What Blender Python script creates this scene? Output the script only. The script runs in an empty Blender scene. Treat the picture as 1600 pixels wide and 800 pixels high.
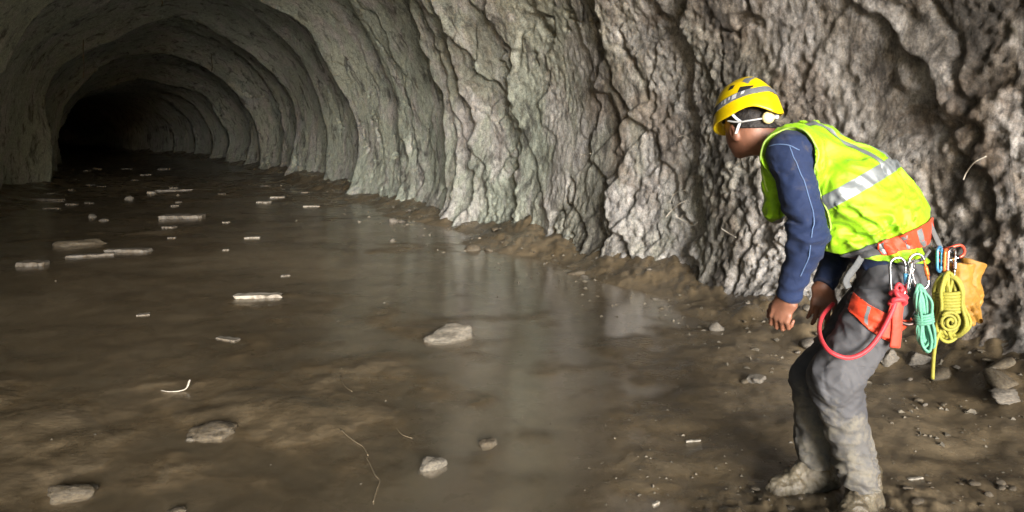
import bpy, bmesh, math, random
import numpy as np
from concurrent.futures import ThreadPoolExecutor
from mathutils import Vector, Matrix

rng = random.Random(7)
scene = bpy.context.scene
COL = scene.collection

# ------------------------------------------------------------------ camera, sky, sun, exposure
CAM_H = 1.4
FPX = 1150.0            # focal length in pixels of the 1600 px wide photograph
HORIZON = 205.0
cam_data = bpy.data.cameras.new('camera')
cam_data.sensor_width = 36.0
cam_data.lens = FPX / 1600.0 * 36.0
cam_data.shift_y = -(400.0 - HORIZON) / 1600.0
cam_data.clip_start = 0.05
cam_data.clip_end = 600.0
cam = bpy.data.objects.new('camera', cam_data)
cam.location = (0, 0, CAM_H)
cam.rotation_euler = (math.radians(90), 0, 0)
COL.objects.link(cam)
scene.camera = cam

SUN_AZ = math.radians(15.5)      # behind the camera, to its right: along the tunnel from its mouth
SUN_EL = math.radians(10.0)
world = bpy.data.worlds.new('World')
scene.world = world
world.use_nodes = True
wn = world.node_tree.nodes
wl = world.node_tree.links
bg = wn.get('Background') or wn.new('ShaderNodeBackground')
sky = wn.new('ShaderNodeTexSky')
sky.sky_type = 'NISHITA'
sky.sun_disc = False
sky.sun_elevation = SUN_EL
sky.sun_rotation = math.pi - SUN_AZ
wl.new(sky.outputs['Color'], bg.inputs['Color'])
bg.inputs['Strength'].default_value = 0.15
sun_data = bpy.data.lights.new('sun', 'SUN')
sun_data.energy = 5.0
sun_data.angle = math.radians(27.0)
sun_data.color = (1.0, 0.985, 0.965)
sun = bpy.data.objects.new('sun', sun_data)
sun_dir = Vector((math.sin(SUN_AZ) * math.cos(SUN_EL), -math.cos(SUN_AZ) * math.cos(SUN_EL), math.sin(SUN_EL)))
sun.rotation_euler = (-sun_dir).to_track_quat('-Z', 'Y').to_euler()
sun.location = (12, -30, 12)
COL.objects.link(sun)
scene.view_settings.view_transform = 'Standard'
scene.view_settings.look = 'None'
scene.view_settings.exposure = 1.06
scene.view_settings.gamma = 1.0
scene.view_settings.use_curve_mapping = False
scene.cycles.use_denoising = True
scene.cycles.max_bounces = 7
scene.cycles.diffuse_bounces = 5
scene.cycles.use_adaptive_sampling = True
scene.cycles.adaptive_threshold = 0.02
scene.cycles.transparent_max_bounces = 8
scene.cycles.sample_clamp_indirect = 4.0

# ------------------------------------------------------------------ frames of reference
YAW = math.radians(27.0)                                   # the tunnel runs away to the left of the view
AX = np.array([-math.sin(YAW), math.cos(YAW)])             # along the tunnel (s)
RT = np.array([math.cos(YAW), math.sin(YAW)])              # towards its right wall (r)
PORTAL_S = -5.0

def at(px, py, d):
    """world point seen at a photo pixel at depth d"""
    return np.array([(px - 800.0) / FPX * d, d, CAM_H + (HORIZON - py) / FPX * d])

def floor_at(px, py):
    return at(px, py, CAM_H * FPX / (py - HORIZON))

def to_sr(X, Y):
    return X * AX[0] + Y * AX[1], X * RT[0] + Y * RT[1]

def bend(s):
    b = np.maximum(np.asarray(s, dtype=np.float64) - 24.0, 0.0)
    return -0.5 * 0.0085 * b * b

def from_sr(s, r):
    r = r + bend(s)
    return s * AX[0] + r * RT[0], s * AX[1] + r * RT[1]

# ------------------------------------------------------------------ noise
_perm = np.random.RandomState(11).permutation(256).astype(np.int64)
_perm = np.concatenate([_perm, _perm, _perm])
_g = np.random.RandomState(5).normal(size=(256, 3))
_g = (_g / np.linalg.norm(_g, axis=1)[:, None]).astype(np.float32)

_pool = ThreadPoolExecutor(4)
_gx, _gy, _gz = (np.ascontiguousarray(_g[:, k]) for k in range(3))
_perm = _perm.astype(np.int32)

def _noise(P):
    i = np.floor(P)
    f = P - i
    u = f * f * f * (f * (f * 6 - 15) + 10)
    i = i.astype(np.int32) & 255
    x, y, z = i[:, 0], i[:, 1], i[:, 2]
    fx, fy, fz = f[:, 0], f[:, 1], f[:, 2]
    px = (_perm[x], _perm[x + 1])
    pxy = [[_perm[px[a] + y + b] for b in (0, 1)] for a in (0, 1)]
    def g(dx, dy, dz):
        h = _perm[pxy[dx][dy] + z + dz]
        return _gx[h] * (fx - dx) + _gy[h] * (fy - dy) + _gz[h] * (fz - dz)
    ux, uy, uz = u[:, 0], u[:, 1], u[:, 2]
    def lerp(p, q, w): return p + (q - p) * w
    lo = lerp(lerp(g(0, 0, 0), g(1, 0, 0), ux), lerp(g(0, 1, 0), g(1, 1, 0), ux), uy)
    hi = lerp(lerp(g(0, 0, 1), g(1, 0, 1), ux), lerp(g(0, 1, 1), g(1, 1, 1), ux), uy)
    return lerp(lo, hi, uz) * np.float32(1.6)

def noise(P):
    P = np.asarray(P, dtype=np.float32)
    sh = P.shape[:-1]
    Q = P.reshape(-1, 3)
    if len(Q) < 40000:
        return _noise(Q).reshape(sh)
    parts = np.array_split(Q, max(4, len(Q) // 60000))
    return np.concatenate(list(_pool.map(_noise, parts))).reshape(sh)

def fbm(P, octv=4, gain=0.5):
    P = np.asarray(P, dtype=np.float32)
    t = 0; a = 1.0
    for k in range(octv):
        t = t + a * noise(P + 17.3 * k)
        P = P * 2.03; a *= gain
    return t

def ridge(P, octv=3, gain=0.5):
    P = np.asarray(P, dtype=np.float32)
    t = 0; a = 1.0
    for k in range(octv):
        t = t + a * (1 - 2 * np.abs(noise(P + 9.1 * k)))
        P = P * 2.1; a *= gain
    return t

def sstep(a, b, x):
    t = np.clip((x - a) / (b - a), 0, 1)
    return t * t * (3 - 2 * t)

def stack(*a):
    return np.stack(np.broadcast_arrays(*a), axis=-1)

# ------------------------------------------------------------------ mesh helpers
def link(o, parent=None):
    COL.objects.link(o)
    if parent is not None:
        o.parent = parent
    return o

def mesh_np(name, V, F, mat=None, parent=None, smooth=True):
    """V (n,3), F (m,4) or (m,3) int array"""
    V = np.asarray(V, dtype=np.float32); F = np.asarray(F, dtype=np.int32)
    me = bpy.data.meshes.new(name)
    k = F.shape[1]
    me.vertices.add(len(V)); me.vertices.foreach_set('co', V.ravel())
    me.loops.add(F.size); me.loops.foreach_set('vertex_index', F.ravel())
    me.polygons.add(len(F))
    me.polygons.foreach_set('loop_start', np.arange(0, F.size, k, dtype=np.int32))
    me.polygons.foreach_set('loop_total', np.full(len(F), k, dtype=np.int32))
    if smooth:
        me.polygons.foreach_set('use_smooth', np.ones(len(F), dtype=bool))
    me.update(calc_edges=True); me.validate()
    o = bpy.data.objects.new(name, me)
    if mat: me.materials.append(mat)
    return link(o, parent)

def mesh_poly(name, V, F, mat=None, parent=None, smooth=True):
    me = bpy.data.meshes.new(name)
    me.from_pydata([tuple(map(float, v)) for v in V], [], [tuple(int(i) for i in f) for f in F])
    if smooth:
        me.polygons.foreach_set('use_smooth', [True] * len(me.polygons))
    me.update()
    if mat: me.materials.append(mat)
    return link(bpy.data.objects.new(name, me), parent)

def grid_faces(n, m, wrap=False):
    i = np.arange(n - 1)[:, None]; j = np.arange(m if wrap else m - 1)[None, :]
    j2 = (j + 1) % m
    return np.stack(np.broadcast_arrays(i * m + j, i * m + j2, (i + 1) * m + j2, (i + 1) * m + j), -1).reshape(-1, 4)

def empty(name, loc=(0, 0, 0)):
    o = bpy.data.objects.new(name, None)
    o.empty_display_size = 0.1
    o.location = loc
    return link(o)

def tag(o, label=None, cat=None, group=None, kind=None):
    if label: o['label'] = label
    if cat: o['category'] = cat
    if group: o['group'] = group
    if kind: o['kind'] = kind
    return o

# ------------------------------------------------------------------ material helpers
def material(name):
    m = bpy.data.materials.new(name); m.use_nodes = True
    nt = m.node_tree
    b = nt.nodes.get('Principled BSDF')
    return m, nt, b

def N(nt, typ, **kw):
    n = nt.nodes.new(typ)
    for k, v in kw.items():
        setattr(n, k, v)
    return n

def coords(nt, scale=(1, 1, 1), rot=(0, 0, 0)):
    tc = N(nt, 'ShaderNodeTexCoord'); mp = N(nt, 'ShaderNodeMapping')
    mp.inputs['Scale'].default_value = scale; mp.inputs['Rotation'].default_value = rot
    nt.links.new(tc.outputs['Object'], mp.inputs['Vector'])
    return mp.outputs['Vector']

def noise_node(nt, vec, scale, detail=4, rough=0.55, dist=0.0):
    n = N(nt, 'ShaderNodeTexNoise')
    n.inputs['Scale'].default_value = scale; n.inputs['Detail'].default_value = detail
    n.inputs['Roughness'].default_value = rough; n.inputs['Distortion'].default_value = dist
    if vec is not None: nt.links.new(vec, n.inputs['Vector'])
    return n.outputs['Fac']

def ramp(nt, fac, stops):
    r = N(nt, 'ShaderNodeValToRGB')
    el = r.color_ramp.elements
    while len(el) < len(stops): el.new(0.5)
    for e, (p, c) in zip(el, stops):
        e.position = p
        e.color = (c, c, c, 1) if isinstance(c, (int, float)) else (*c, 1)
    nt.links.new(fac, r.inputs['Fac'])
    return r.outputs['Color']

def mix(nt, fac, a, b, mode='MIX'):
    m = N(nt, 'ShaderNodeMix', data_type='RGBA', blend_type=mode)
    for sock, v in ((0, fac), (6, a), (7, b)):
        if isinstance(v, bpy.types.NodeSocket): nt.links.new(v, m.inputs[sock])
        elif isinstance(v, (int, float)): m.inputs[sock].default_value = v if sock == 0 else (v, v, v, 1)
        else: m.inputs[sock].default_value = (*v, 1)
    return m.outputs[2]

def math_node(nt, op, a, b=None, clamp=False):
    m = N(nt, 'ShaderNodeMath', operation=op, use_clamp=clamp)
    for k, v in ((0, a), (1, b)):
        if v is None: continue
        if isinstance(v, bpy.types.NodeSocket): nt.links.new(v, m.inputs[k])
        else: m.inputs[k].default_value = v
    return m.outputs[0]

def bump(nt, b, h, strength=0.4, dist=0.01):
    bp = N(nt, 'ShaderNodeBump')
    bp.inputs['Strength'].default_value = strength; bp.inputs['Distance'].default_value = dist
    nt.links.new(h, bp.inputs['Height']); nt.links.new(bp.outputs['Normal'], b.inputs['Normal'])

def simple_mat(name, col, rough=0.6, var=0.25, scale=20, metal=0.0, bmp=0.15, bscale=60, spec=0.5, weave=False):
    m, nt, b = material(name)
    v = coords(nt)
    n = noise_node(nt, v, scale, 5, 0.6)
    c = ramp(nt, n, [(0.3, tuple(x * (1 - var) for x in col)), (0.7, tuple(min(1, x * (1 + var)) for x in col))])
    nt.links.new(c, b.inputs['Base Color'])
    b.inputs['Roughness'].default_value = rough
    b.inputs['Metallic'].default_value = metal
    b.inputs['Specular IOR Level'].default_value = spec
    if bmp:
        bump(nt, b, noise_node(nt, v, bscale, 4), bmp, 0.004)
    return m

# ------------------------------------------------------------------ rock of the tunnel
def make_rock_material():
    m, nt, b = material('tunnel_rock')
    v = coords(nt)
    vz = coords(nt, (1.0, 1.0, 0.5))
    vf = coords(nt, (1.0, 1.0, 0.85))
    warm = noise_node(nt, v, 0.42, 4, 0.6)
    base = ramp(nt, warm, [(0.36, (0.195, 0.180, 0.158)), (0.5, (0.265, 0.238, 0.206)), (0.64, (0.280, 0.226, 0.174))])
    # algae green, also paled with depth (world y) to imitate light on the roof
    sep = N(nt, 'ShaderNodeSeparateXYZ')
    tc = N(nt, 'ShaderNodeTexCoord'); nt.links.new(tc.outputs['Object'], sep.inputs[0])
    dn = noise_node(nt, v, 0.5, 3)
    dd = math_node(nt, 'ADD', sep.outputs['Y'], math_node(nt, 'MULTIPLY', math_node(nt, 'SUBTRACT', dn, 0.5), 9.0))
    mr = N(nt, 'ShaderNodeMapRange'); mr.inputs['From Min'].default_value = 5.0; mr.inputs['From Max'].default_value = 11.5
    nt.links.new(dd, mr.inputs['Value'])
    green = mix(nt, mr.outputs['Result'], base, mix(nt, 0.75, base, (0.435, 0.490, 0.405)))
    # pale mineral bloom, in vertical smears
    pale = noise_node(nt, vz, 1.9, 6, 0.66, 0.4)
    # distance along the tunnel, for the zones of pale bloom and of brown clay
    al = N(nt, 'ShaderNodeVectorMath', operation='DOT_PRODUCT'); al.inputs[1].default_value = (AX[0], AX[1], 0)
    nt.links.new(tc.outputs['Object'], al.inputs[0])
    def zone(c0, hw):
        q = math_node(nt, 'DIVIDE', math_node(nt, 'ABSOLUTE', math_node(nt, 'SUBTRACT', al.outputs['Value'], c0)), hw)
        return math_node(nt, 'SUBTRACT', 1.0, q, True)
    pale = math_node(nt, 'ADD', pale, math_node(nt, 'MULTIPLY', math_node(nt, 'MAXIMUM', zone(5.7, 0.7), zone(3.75, 0.9)), 0.15))
    pale = math_node(nt, 'ADD', pale, math_node(nt, 'MULTIPLY', mr.outputs['Result'], 0.025))  # extra pale colour deep in, standing in for light on the far roof
    palef = ramp(nt, pale, [(0.51, 0.0), (0.58, 0.55), (0.70, 1.0)])
    c = mix(nt, palef, green, (0.47, 0.449, 0.430))
    # brown mud and dark damp
    mud = noise_node(nt, vf, 1.1, 6, 0.68, 0.6)
    mud = math_node(nt, 'ADD', mud, math_node(nt, 'MULTIPLY', zone(1.2, 3.2), 0.15))
    mudf = ramp(nt, mud, [(0.54, 0.0), (0.63, 0.8)])
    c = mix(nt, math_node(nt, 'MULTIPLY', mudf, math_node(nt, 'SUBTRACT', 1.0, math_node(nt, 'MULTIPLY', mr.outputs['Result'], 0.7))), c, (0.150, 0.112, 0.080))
    damp = noise_node(nt, vz, 3.3, 7, 0.7, 0.8)
    damp = math_node(nt, 'ADD', damp, math_node(nt, 'MULTIPLY', math_node(nt, 'MAXIMUM', math_node(nt, 'MAXIMUM', zone(6.55, 0.5), zone(4.75, 0.45)), zone(2.5, 0.6)), 0.10))
    dampf = ramp(nt, damp, [(0.52, 0.0), (0.64, 0.8)])
    c = mix(nt, dampf, c, (0.055, 0.049, 0.044))
    # fine grain
    fine = noise_node(nt, vf, 16, 8, 0.72)
    c = mix(nt, 1.0, c, ramp(nt, fine, [(0.30, 0.55), (0.5, 1.0), (0.70, 1.35)]), 'MULTIPLY')
    c = mix(nt, 1.0, c, ramp(nt, noise_node(nt, vf, 48, 8, 0.75, 0.4), [(0.32, 0.45), (0.5, 1.0), (0.66, 1.45)]), 'MULTIPLY')
    speck = noise_node(nt, v, 42, 3, 0.6)
    c = mix(nt, ramp(nt, speck, [(0.68, 0.0), (0.76, 0.4)]), c, (0.48, 0.455, 0.42))
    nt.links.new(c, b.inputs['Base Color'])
    rr = noise_node(nt, vz, 2.6, 5, 0.6)
    nt.links.new(ramp(nt, rr, [(0.35, 0.40), (0.65, 0.85)]), b.inputs['Roughness'])
    b.inputs['Specular IOR Level'].default_value = 0.5
    vo = N(nt, 'ShaderNodeTexVoronoi', feature='F1')
    vo.inputs['Scale'].default_value = 11.0
    dv = N(nt, 'ShaderNodeVectorMath', operation='ADD')
    nz = N(nt, 'ShaderNodeTexNoise'); nz.inputs['Scale'].default_value = 6.0; nz.inputs['Detail'].default_value = 4
    nt.links.new(vf, nz.inputs['Vector'])
    sc_ = N(nt, 'ShaderNodeVectorMath', operation='SCALE'); sc_.inputs['Scale'].default_value = 0.22
    nt.links.new(nz.outputs['Color'], sc_.inputs[0])
    nt.links.new(vf, dv.inputs[0]); nt.links.new(sc_.outputs[0], dv.inputs[1]); nt.links.new(dv.outputs[0], vo.inputs['Vector'])
    h = math_node(nt, 'ADD', math_node(nt, 'ADD', noise_node(nt, vf, 24, 10, 0.8), math_node(nt, 'MULTIPLY', noise_node(nt, vf, 55, 6, 0.75, 0.3), 0.75)), math_node(nt, 'MULTIPLY', vo.outputs['Distance'], -0.45))
    bump(nt, b, h, 0.75, 0.05)
    bnode = [q for q in nt.nodes if q.type == 'BUMP'][0]
    nt.links.new(ramp(nt, noise_node(nt, v, 1.5, 4, 0.6), [(0.36, 0.30), (0.62, 0.75)]), bnode.inputs['Strength'])
    return m

def make_mud_material(name='mud', wet=True):
    m, nt, b = material(name)
    v = coords(nt)
    big = noise_node(nt, v, 0.9, 5, 0.6, 0.3)
    c = ramp(nt, big, [(0.34, (0.090, 0.067, 0.039)), (0.5, (0.130, 0.098, 0.058)), (0.66, (0.180, 0.139, 0.087))])
    mid = noise_node(nt, v, 9, 7, 0.7)
    c = mix(nt, 1.0, c, ramp(nt, mid, [(0.3, 0.6), (0.5, 1.0), (0.7, 1.4)]), 'MULTIPLY')
    sp = noise_node(nt, v, 55, 2, 0.5)
    c = mix(nt, ramp(nt, sp, [(0.70, 0.0), (0.76, 0.7)]), c, (0.26, 0.22, 0.16))
    nt.links.new(c, b.inputs['Base Color'])
    rr = noise_node(nt, v, 2.2, 6, 0.65)
    nt.links.new(ramp(nt, rr, [(0.38, 0.17), (0.62, 0.50)]), b.inputs['Roughness'])
    h = math_node(nt, 'ADD', noise_node(nt, v, 28, 8, 0.7), math_node(nt, 'MULTIPLY', noise_node(nt, v, 6, 4, 0.6), 1.2))
    bump(nt, b, h, 0.28, 0.02)
    return m

def make_water_material():
    m, nt, b = material('murky_water')
    nt.nodes.remove(b)
    out = nt.nodes.get('Material Output')
    v = coords(nt)
    at_ = N(nt, 'ShaderNodeAttribute', attribute_name='water_depth')
    tr = N(nt, 'ShaderNodeBsdfTransparent'); tr.inputs['Color'].default_value = (0.98, 0.965, 0.94, 1)
    df = N(nt, 'ShaderNodeBsdfDiffuse'); nt.links.new(ramp(nt, noise_node(nt, v, 0.8, 8, 0.72, 0.6), [(0.32, (0.150, 0.110, 0.062)), (0.5, (0.262, 0.200, 0.122)), (0.66, (0.375, 0.300, 0.195))]), df.inputs['Color'])
    gl = N(nt, 'ShaderNodeBsdfGlossy'); gl.inputs['Roughness'].default_value = 0.17
    fr = N(nt, 'ShaderNodeFresnel'); fr.inputs['IOR'].default_value = 1.33
    bp = N(nt, 'ShaderNodeBump'); bp.inputs['Strength'].default_value = 0.10; bp.inputs['Distance'].default_value = 0.01
    hh = math_node(nt, 'ADD', noise_node(nt, v, 3.0, 3, 0.5), math_node(nt, 'MULTIPLY', noise_node(nt, v, 14, 2, 0.5), 0.12))
    nt.links.new(hh, bp.inputs['Height'])
    nt.links.new(bp.outputs['Normal'], gl.inputs['Normal']); nt.links.new(bp.outputs['Normal'], fr.inputs['Normal'])
    b2 = N(nt, 'ShaderNodeBump'); b2.inputs['Strength'].default_value = 0.35; b2.inputs['Distance'].default_value = 0.03
    nt.links.new(noise_node(nt, v, 5.0, 8, 0.68, 0.5), b2.inputs['Height']); nt.links.new(b2.outputs['Normal'], df.inputs['Normal'])
    m1 = N(nt, 'ShaderNodeMixShader'); m2 = N(nt, 'ShaderNodeMixShader')
    ex = math_node(nt, 'POWER', 2.718, math_node(nt, 'MULTIPLY', at_.outputs['Fac'], -26.0))
    nt.links.new(math_node(nt, 'MULTIPLY', math_node(nt, 'SUBTRACT', 1.0, ex), 0.92), m1.inputs[0])
    nt.links.new(tr.outputs[0], m1.inputs[1]); nt.links.new(df.outputs[0], m1.inputs[2])
    nt.links.new(math_node(nt, 'MULTIPLY', math_node(nt, 'MULTIPLY', fr.outputs[0], 0.48), math_node(nt, 'MULTIPLY', at_.outputs['Fac'], 70.0, True)), m2.inputs[0])
    nt.links.new(m1.outputs[0], m2.inputs[1]); nt.links.new(gl.outputs[0], m2.inputs[2])
    nt.links.new(m2.outputs[0], out.inputs['Surface'])
    return m

ROCK = make_rock_material()
MUD = make_mud_material()
WATER = make_water_material()

# ------------------------------------------------------------------ tunnel wall
def tunnel_profile():
    C = (0.88, 1.25); R = 3.69
    rz = []; nrm = []
    for z in np.arange(-0.45, C[1], 0.0175):
        rz.append((C[0] + R - 0.10 * (1 - (z / 1.35)) ** 2 * (z > 0) - (0.10 if z <= 0 else 0), z)); nrm.append((-1.0, 0.0))
    th = 0.0
    while th < math.pi:
        rz.append((C[0] + R * math.cos(th), C[1] + R * math.sin(th))); nrm.append((-math.cos(th), -math.sin(th)))
        th += (0.0175 if th < 0.52 else 0.024 if th < 1.0 else 0.045) / R
    for z in np.arange(C[1], -0.45, -0.045):
        rz.append((C[0] - R, z)); nrm.append((1.0, 0.0))
    return np.array(rz), np.array(nrm)

STEPS = [-7.0, -4.0, -1.2, 1.2, 2.85, 4.75, 6.35, 8.3, 10.6, 13.2, 15.9, 19.0, 22.6, 25.3, 28.4, 31.5, 35.0, 39.0, 43.0, 48.0, 53.0, 60.0, 90.0]
AMPS = [.2, .2, .2, .05, .04, .11, .15, .13, .27, .20, .55, .34, .70, .30, .66, .34, .66, .4, .4, .4, .4, .4, .1]

def saw(sw, steps, amps, drop):
    """blast rounds: each leans inward towards its deep end, then steps back out"""
    k = np.clip(np.searchsorted(np.array(steps), sw, side='right') - 1, 0, len(steps) - 2)
    st = np.array(steps); am = np.array(amps)
    L = st[k + 1] - st[k]
    ph = (sw - st[k]) / L
    a_prev = am[k]; a = am[k + 1]
    rise = a * np.clip(ph, 0, 1) ** 1.8
    fall = a_prev * (1 - sstep(0, drop, sw - st[k]))
    return np.maximum(rise, fall)

rz, nr = tunnel_profile()
M_ = len(rz)
cols = list(np.arange(PORTAL_S, 1.0, 0.14)) + list(np.arange(1.0, 7.0, 0.018))
s_ = 7.0
while s_ < 84:
    cols.append(s_); s_ += 0.018 * (s_ / 7.0) ** 1.25
S = np.array(cols); Nn = len(S)
arc = np.concatenate([[0], np.cumsum(np.linalg.norm(np.diff(rz, axis=0), axis=1))])
Sg, Tg = np.meshgrid(S, arc, indexing='ij')
Zg = np.broadcast_to(rz[:, 1][None, :], Sg.shape)
Rg = np.broadcast_to(rz[:, 0][None, :], Sg.shape)
P3 = stack(Sg, Rg, Zg).astype(np.float32)
calm = 1 - 0.62 * sstep(9.0, 15.0, Sg)
wob = calm * (0.55 * noise(P3 * [0.25, 0.5, 0.55] + 3.1) + 0.30 * fbm(P3 * [0.7, 1.3, 1.3] + 8, 3) + 0.10 * fbm(P3 * [2.4, 3.6, 3.6], 3))
fade_up = 1.0
D = saw(Sg + wob, STEPS, AMPS, 0.09) * (0.75 + 0.5 * noise(P3 * [0.2, 0.45, 0.45] + 40))
steps2 = list(np.cumsum([0.55 + 0.75 * rng.random() for _ in range(90)]) - 8.0)
amps2 = [0.03 + 0.12 * rng.random() ** 2 for _ in steps2]
wob2 = 0.5 * fbm(P3 * [0.5, 0.9, 0.9] + 60, 3) + 0.09 * fbm(P3 * [3, 4.5, 4.5] + 12, 3)
D = D + saw(Sg + wob2, steps2, amps2, 0.05) * np.clip(0.6 + 1.3 * noise(P3 * [0.5, 0.6, 0.6] + 21), 0, 1.4) * (1 - 0.80 * sstep(9.0, 4.0, Sg)) * (1 - 0.7 * sstep(11.0, 15.0, Sg))
D = D + (0.20 - 0.14 * sstep(9, 4, Sg)) * calm * fbm(P3 * [0.35, 0.35, 0.35] + 5, 2)
# joints crossing the face on the slant
def slant(ds, dz, seed, lo_, hi_, am):
    rg = random.Random(seed)
    st = list(np.cumsum([lo_ + (hi_ - lo_) * rg.random() for _ in range(160)]) - 12.0)
    return saw(Sg * ds + Zg * dz + 0.30 * fbm(P3 * 0.8 + seed, 3) + 0.05 * fbm(P3 * 4.5 + seed, 2), st, [am * rg.random() for _ in st], 0.04)
fr_ = np.clip(0.5 + 1.5 * noise(P3 * 0.55 + 77), 0, 1.3) * (0.35 + 0.65 * sstep(12.0, 7.5, Sg) - 0.50 * sstep(7.0, 5.0, Sg))
D = D + fr_ * (slant(0.80, -0.60, 4, 0.35, 1.0, 0.095) + slant(0.60, 0.80, 9, 0.3, 0.8, 0.055))
# chipped relief
patchy = np.clip(0.80 + 1.0 * noise(P3 * [0.95, 0.95, 0.7] + 55), 0.45, 1.4)
rough_zone = (sstep(12.0, 4.0, Sg) * 0.65 + 0.4) * patchy
Pv = P3 * [1, 1, 0.85]
chips = ridge(Pv * 3.2 + 0.3 * noise(P3 * 2)[..., None], 4, 0.55)
D = D + 0.006 * rough_zone * chips
D = D + 0.015 * rough_zone * fbm(Pv * 14.0 + 0.5 * noise(P3 * 5)[..., None], 4, 0.68)
# lumpy, slumped clay near the foot and towards the near right end
foot = sstep(1.5, 0.35, Zg) * (Sg > 0)
Pw = P3 + 0.10 * stack(noise(P3 * 3.1), noise(P3 * 3.1 + 50), noise(P3 * 3.1 + 90))
ft = fbm(Pw * [3.6, 3.6, 3.2] + 4, 3, 0.6) * 3.5
terr = (np.floor(ft) + sstep(0.55, 1.0, ft - np.floor(ft))) / 3.5
lump = 0.8 * terr + 0.8 * fbm(Pw * [13.0, 13, 11.0] + 4, 3, 0.7)
near = sstep(5.2, 4.3, Sg + 0.6 * wob) * sstep(2.3, 1.0, Zg - 0.6 * noise(P3 * [0.9, 0.9, 0.9]))
D = D + (0.022 * foot + 0.022 * near) * lump * (0.35 + 0.65 * patchy) + 0.12 * near * (Rg > 1)
# deep fissures
fiss = np.abs(noise(P3 * [0.55, 0.4, 0.30] + 0.35 * fbm(P3 * 1.7, 3)[..., None] + 31))
D = D - 0.10 * sstep(0.05, 0.0, fiss) * (Sg > 1) * np.clip(0.2 + 1.6 * noise(P3 * 1.1 + 70), 0, 1)
# low toe of slumped mud at the foot of the right wall
D = D + 0.20 * sstep(0.42, -0.15, Zg) * (Rg > 1) * (0.6 + 0.6 * noise(P3 * [0.7, 0.7, 0.7] + 2))
r_ = Rg + nr[:, 0][None, :] * D
z_ = Zg + nr[:, 1][None, :] * D
# the roof comes down towards the far end
z_ = np.where(z_ > 0, z_ * (1 - 0.26 * sstep(21.0, 40.0, Sg)), z_)
# unseen mouth skewed, left side cut back, to let more light onto the floor
def mouth(r): return PORTAL_S + 4.3 * np.clip((4.6 - r) / 7.1, 0, 1)
S3 = np.where(Sg < 1.0, mouth(Rg) + (Sg - PORTAL_S) * (1.0 - mouth(Rg)) / (1.0 - PORTAL_S), Sg)
X_, Y_ = from_sr(S3, r_)
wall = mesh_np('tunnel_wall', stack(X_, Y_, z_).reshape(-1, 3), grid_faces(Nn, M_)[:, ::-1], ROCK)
tag(wall, 'rough grey brown rock lining of the arched tunnel', kind='structure')
# rock closing the far end
last = stack(X_[-1], Y_[-1], z_[-1]); cen = last.mean(0); cen[2] = -0.5
endV = np.concatenate([last + (cen - last) * t + np.array([AX[0], AX[1], 0]) * (1.2 * t) for t in (0, 0.35, 0.7, 1.0)])
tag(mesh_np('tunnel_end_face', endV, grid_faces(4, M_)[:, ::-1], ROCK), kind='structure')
# rock face round the mouth, outside and behind the camera
first = stack(np.zeros(M_), r_[0], z_[0])
ringV = []
for t in (0, 0.25, 0.6, 1.3, 3.0, 7.0):
    rr = 1.05 + (r_[0] - 1.05) * (1 + t); zz = np.where(z_[0] > 0, z_[0] * (1 + t), z_[0])
    ss = mouth(Rg[0]) + 0.01 + t * 0.9 + 0.25 * fbm(stack(rr * .8, zz * .8, zz * 0 + t), 3) * (t > 0)
    x, y = ss * AX[0] + rr * RT[0], ss * AX[1] + rr * RT[1]
    ringV.append(stack(x, y, zz))
tag(mesh_np('hillside_face', np.concatenate(ringV), grid_faces(6, M_), ROCK), kind='structure')

# ------------------------------------------------------------------ floor of mud
def floor_height(X, Y):
    s, r = to_sr(X, Y)
    r = r - bend(s)
    P = stack(X, Y, X * 0).astype(np.float32)
    h = -0.028 + 0.026 * sstep(5.4, 3.6, Y) + 0.026 * fbm(P * 0.55 + 2.7, 3) + 0.016 * fbm(P * 2.6, 4)
    # foot of the right wall
    edge = 3.62 + 0.35 * noise(P * 0.6 + 9) + 0.12 * fbm(P * 2.2, 2)
    t = np.clip((r - edge) / 1.0, 0, 1.5)
    inside = (s > PORTAL_S + 0.5)
    h = h + inside * (0.26 * t ** 1.3 + t * (t < 1.5) * 0.10 * (np.abs(noise(P * 5.0)) + 0.6 * np.abs(noise(P * 11.0))))
    # left foot
    tl = np.clip((-1.75 - r) / 0.9, 0, 1.3)
    h = h + inside * 0.18 * tl
    # firmer mud near the man and towards the bottom right
    dry = sstep(-0.3, 1.2, X - 0.10 * Y + 0.35 * noise(P * 0.8 + 4)) * sstep(6.3, 4.6, Y)
    h = h + dry * (0.035 + 0.012 * fbm(P * 4.0 + 1, 4))
    # near bank along the bottom of the view
    bank = sstep(2.75, 2.35, Y + 0.25 * noise(P * 1.1 + 7)) * sstep(-2.6, 0.5, X)
    h = h + bank * (0.018 + 0.012 * fbm(P * 5.0, 3))
    # churned mud round the boots
    dx, dy = X - 1.25, Y - 2.62
    ch = np.exp(-((dx + 0.05) ** 2 / 0.30 + dy ** 2 / 0.05))
    h = h + ch * (0.006 + 0.030 * fbm(P * 7.0 + 5, 2) + 0.022 * fbm(P * 17.0, 3, 0.6))
    # bar of debris far along the tunnel
    bar = np.exp(-((s - 22.0 + 0.5 * r) / 5.0) ** 2)
    h = h + bar * (0.045 + 0.05 * fbm(P * 0.9 + 30, 4))
    return h

rad = [0.0, 0.3, 0.6]
q = 0.9
while q < 90: rad.append(q); q *= 1.0075
ang = np.concatenate([np.arange(-44, 40, 0.14), np.arange(40, 316, 4.0)]) * math.pi / 180
Rr, Aa = np.meshgrid(np.array(rad), ang, indexing='ij')
FX, FY = Rr * np.sin(Aa), Rr * np.cos(Aa)
FZ = floor_height(FX, FY)
floor = mesh_np('tunnel_floor', stack(FX, FY, FZ).reshape(-1, 3), grid_faces(len(rad), len(ang), True)[:, ::-1], MUD)
tag(floor, 'brown wet mud floor of the tunnel', kind='structure')

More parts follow.
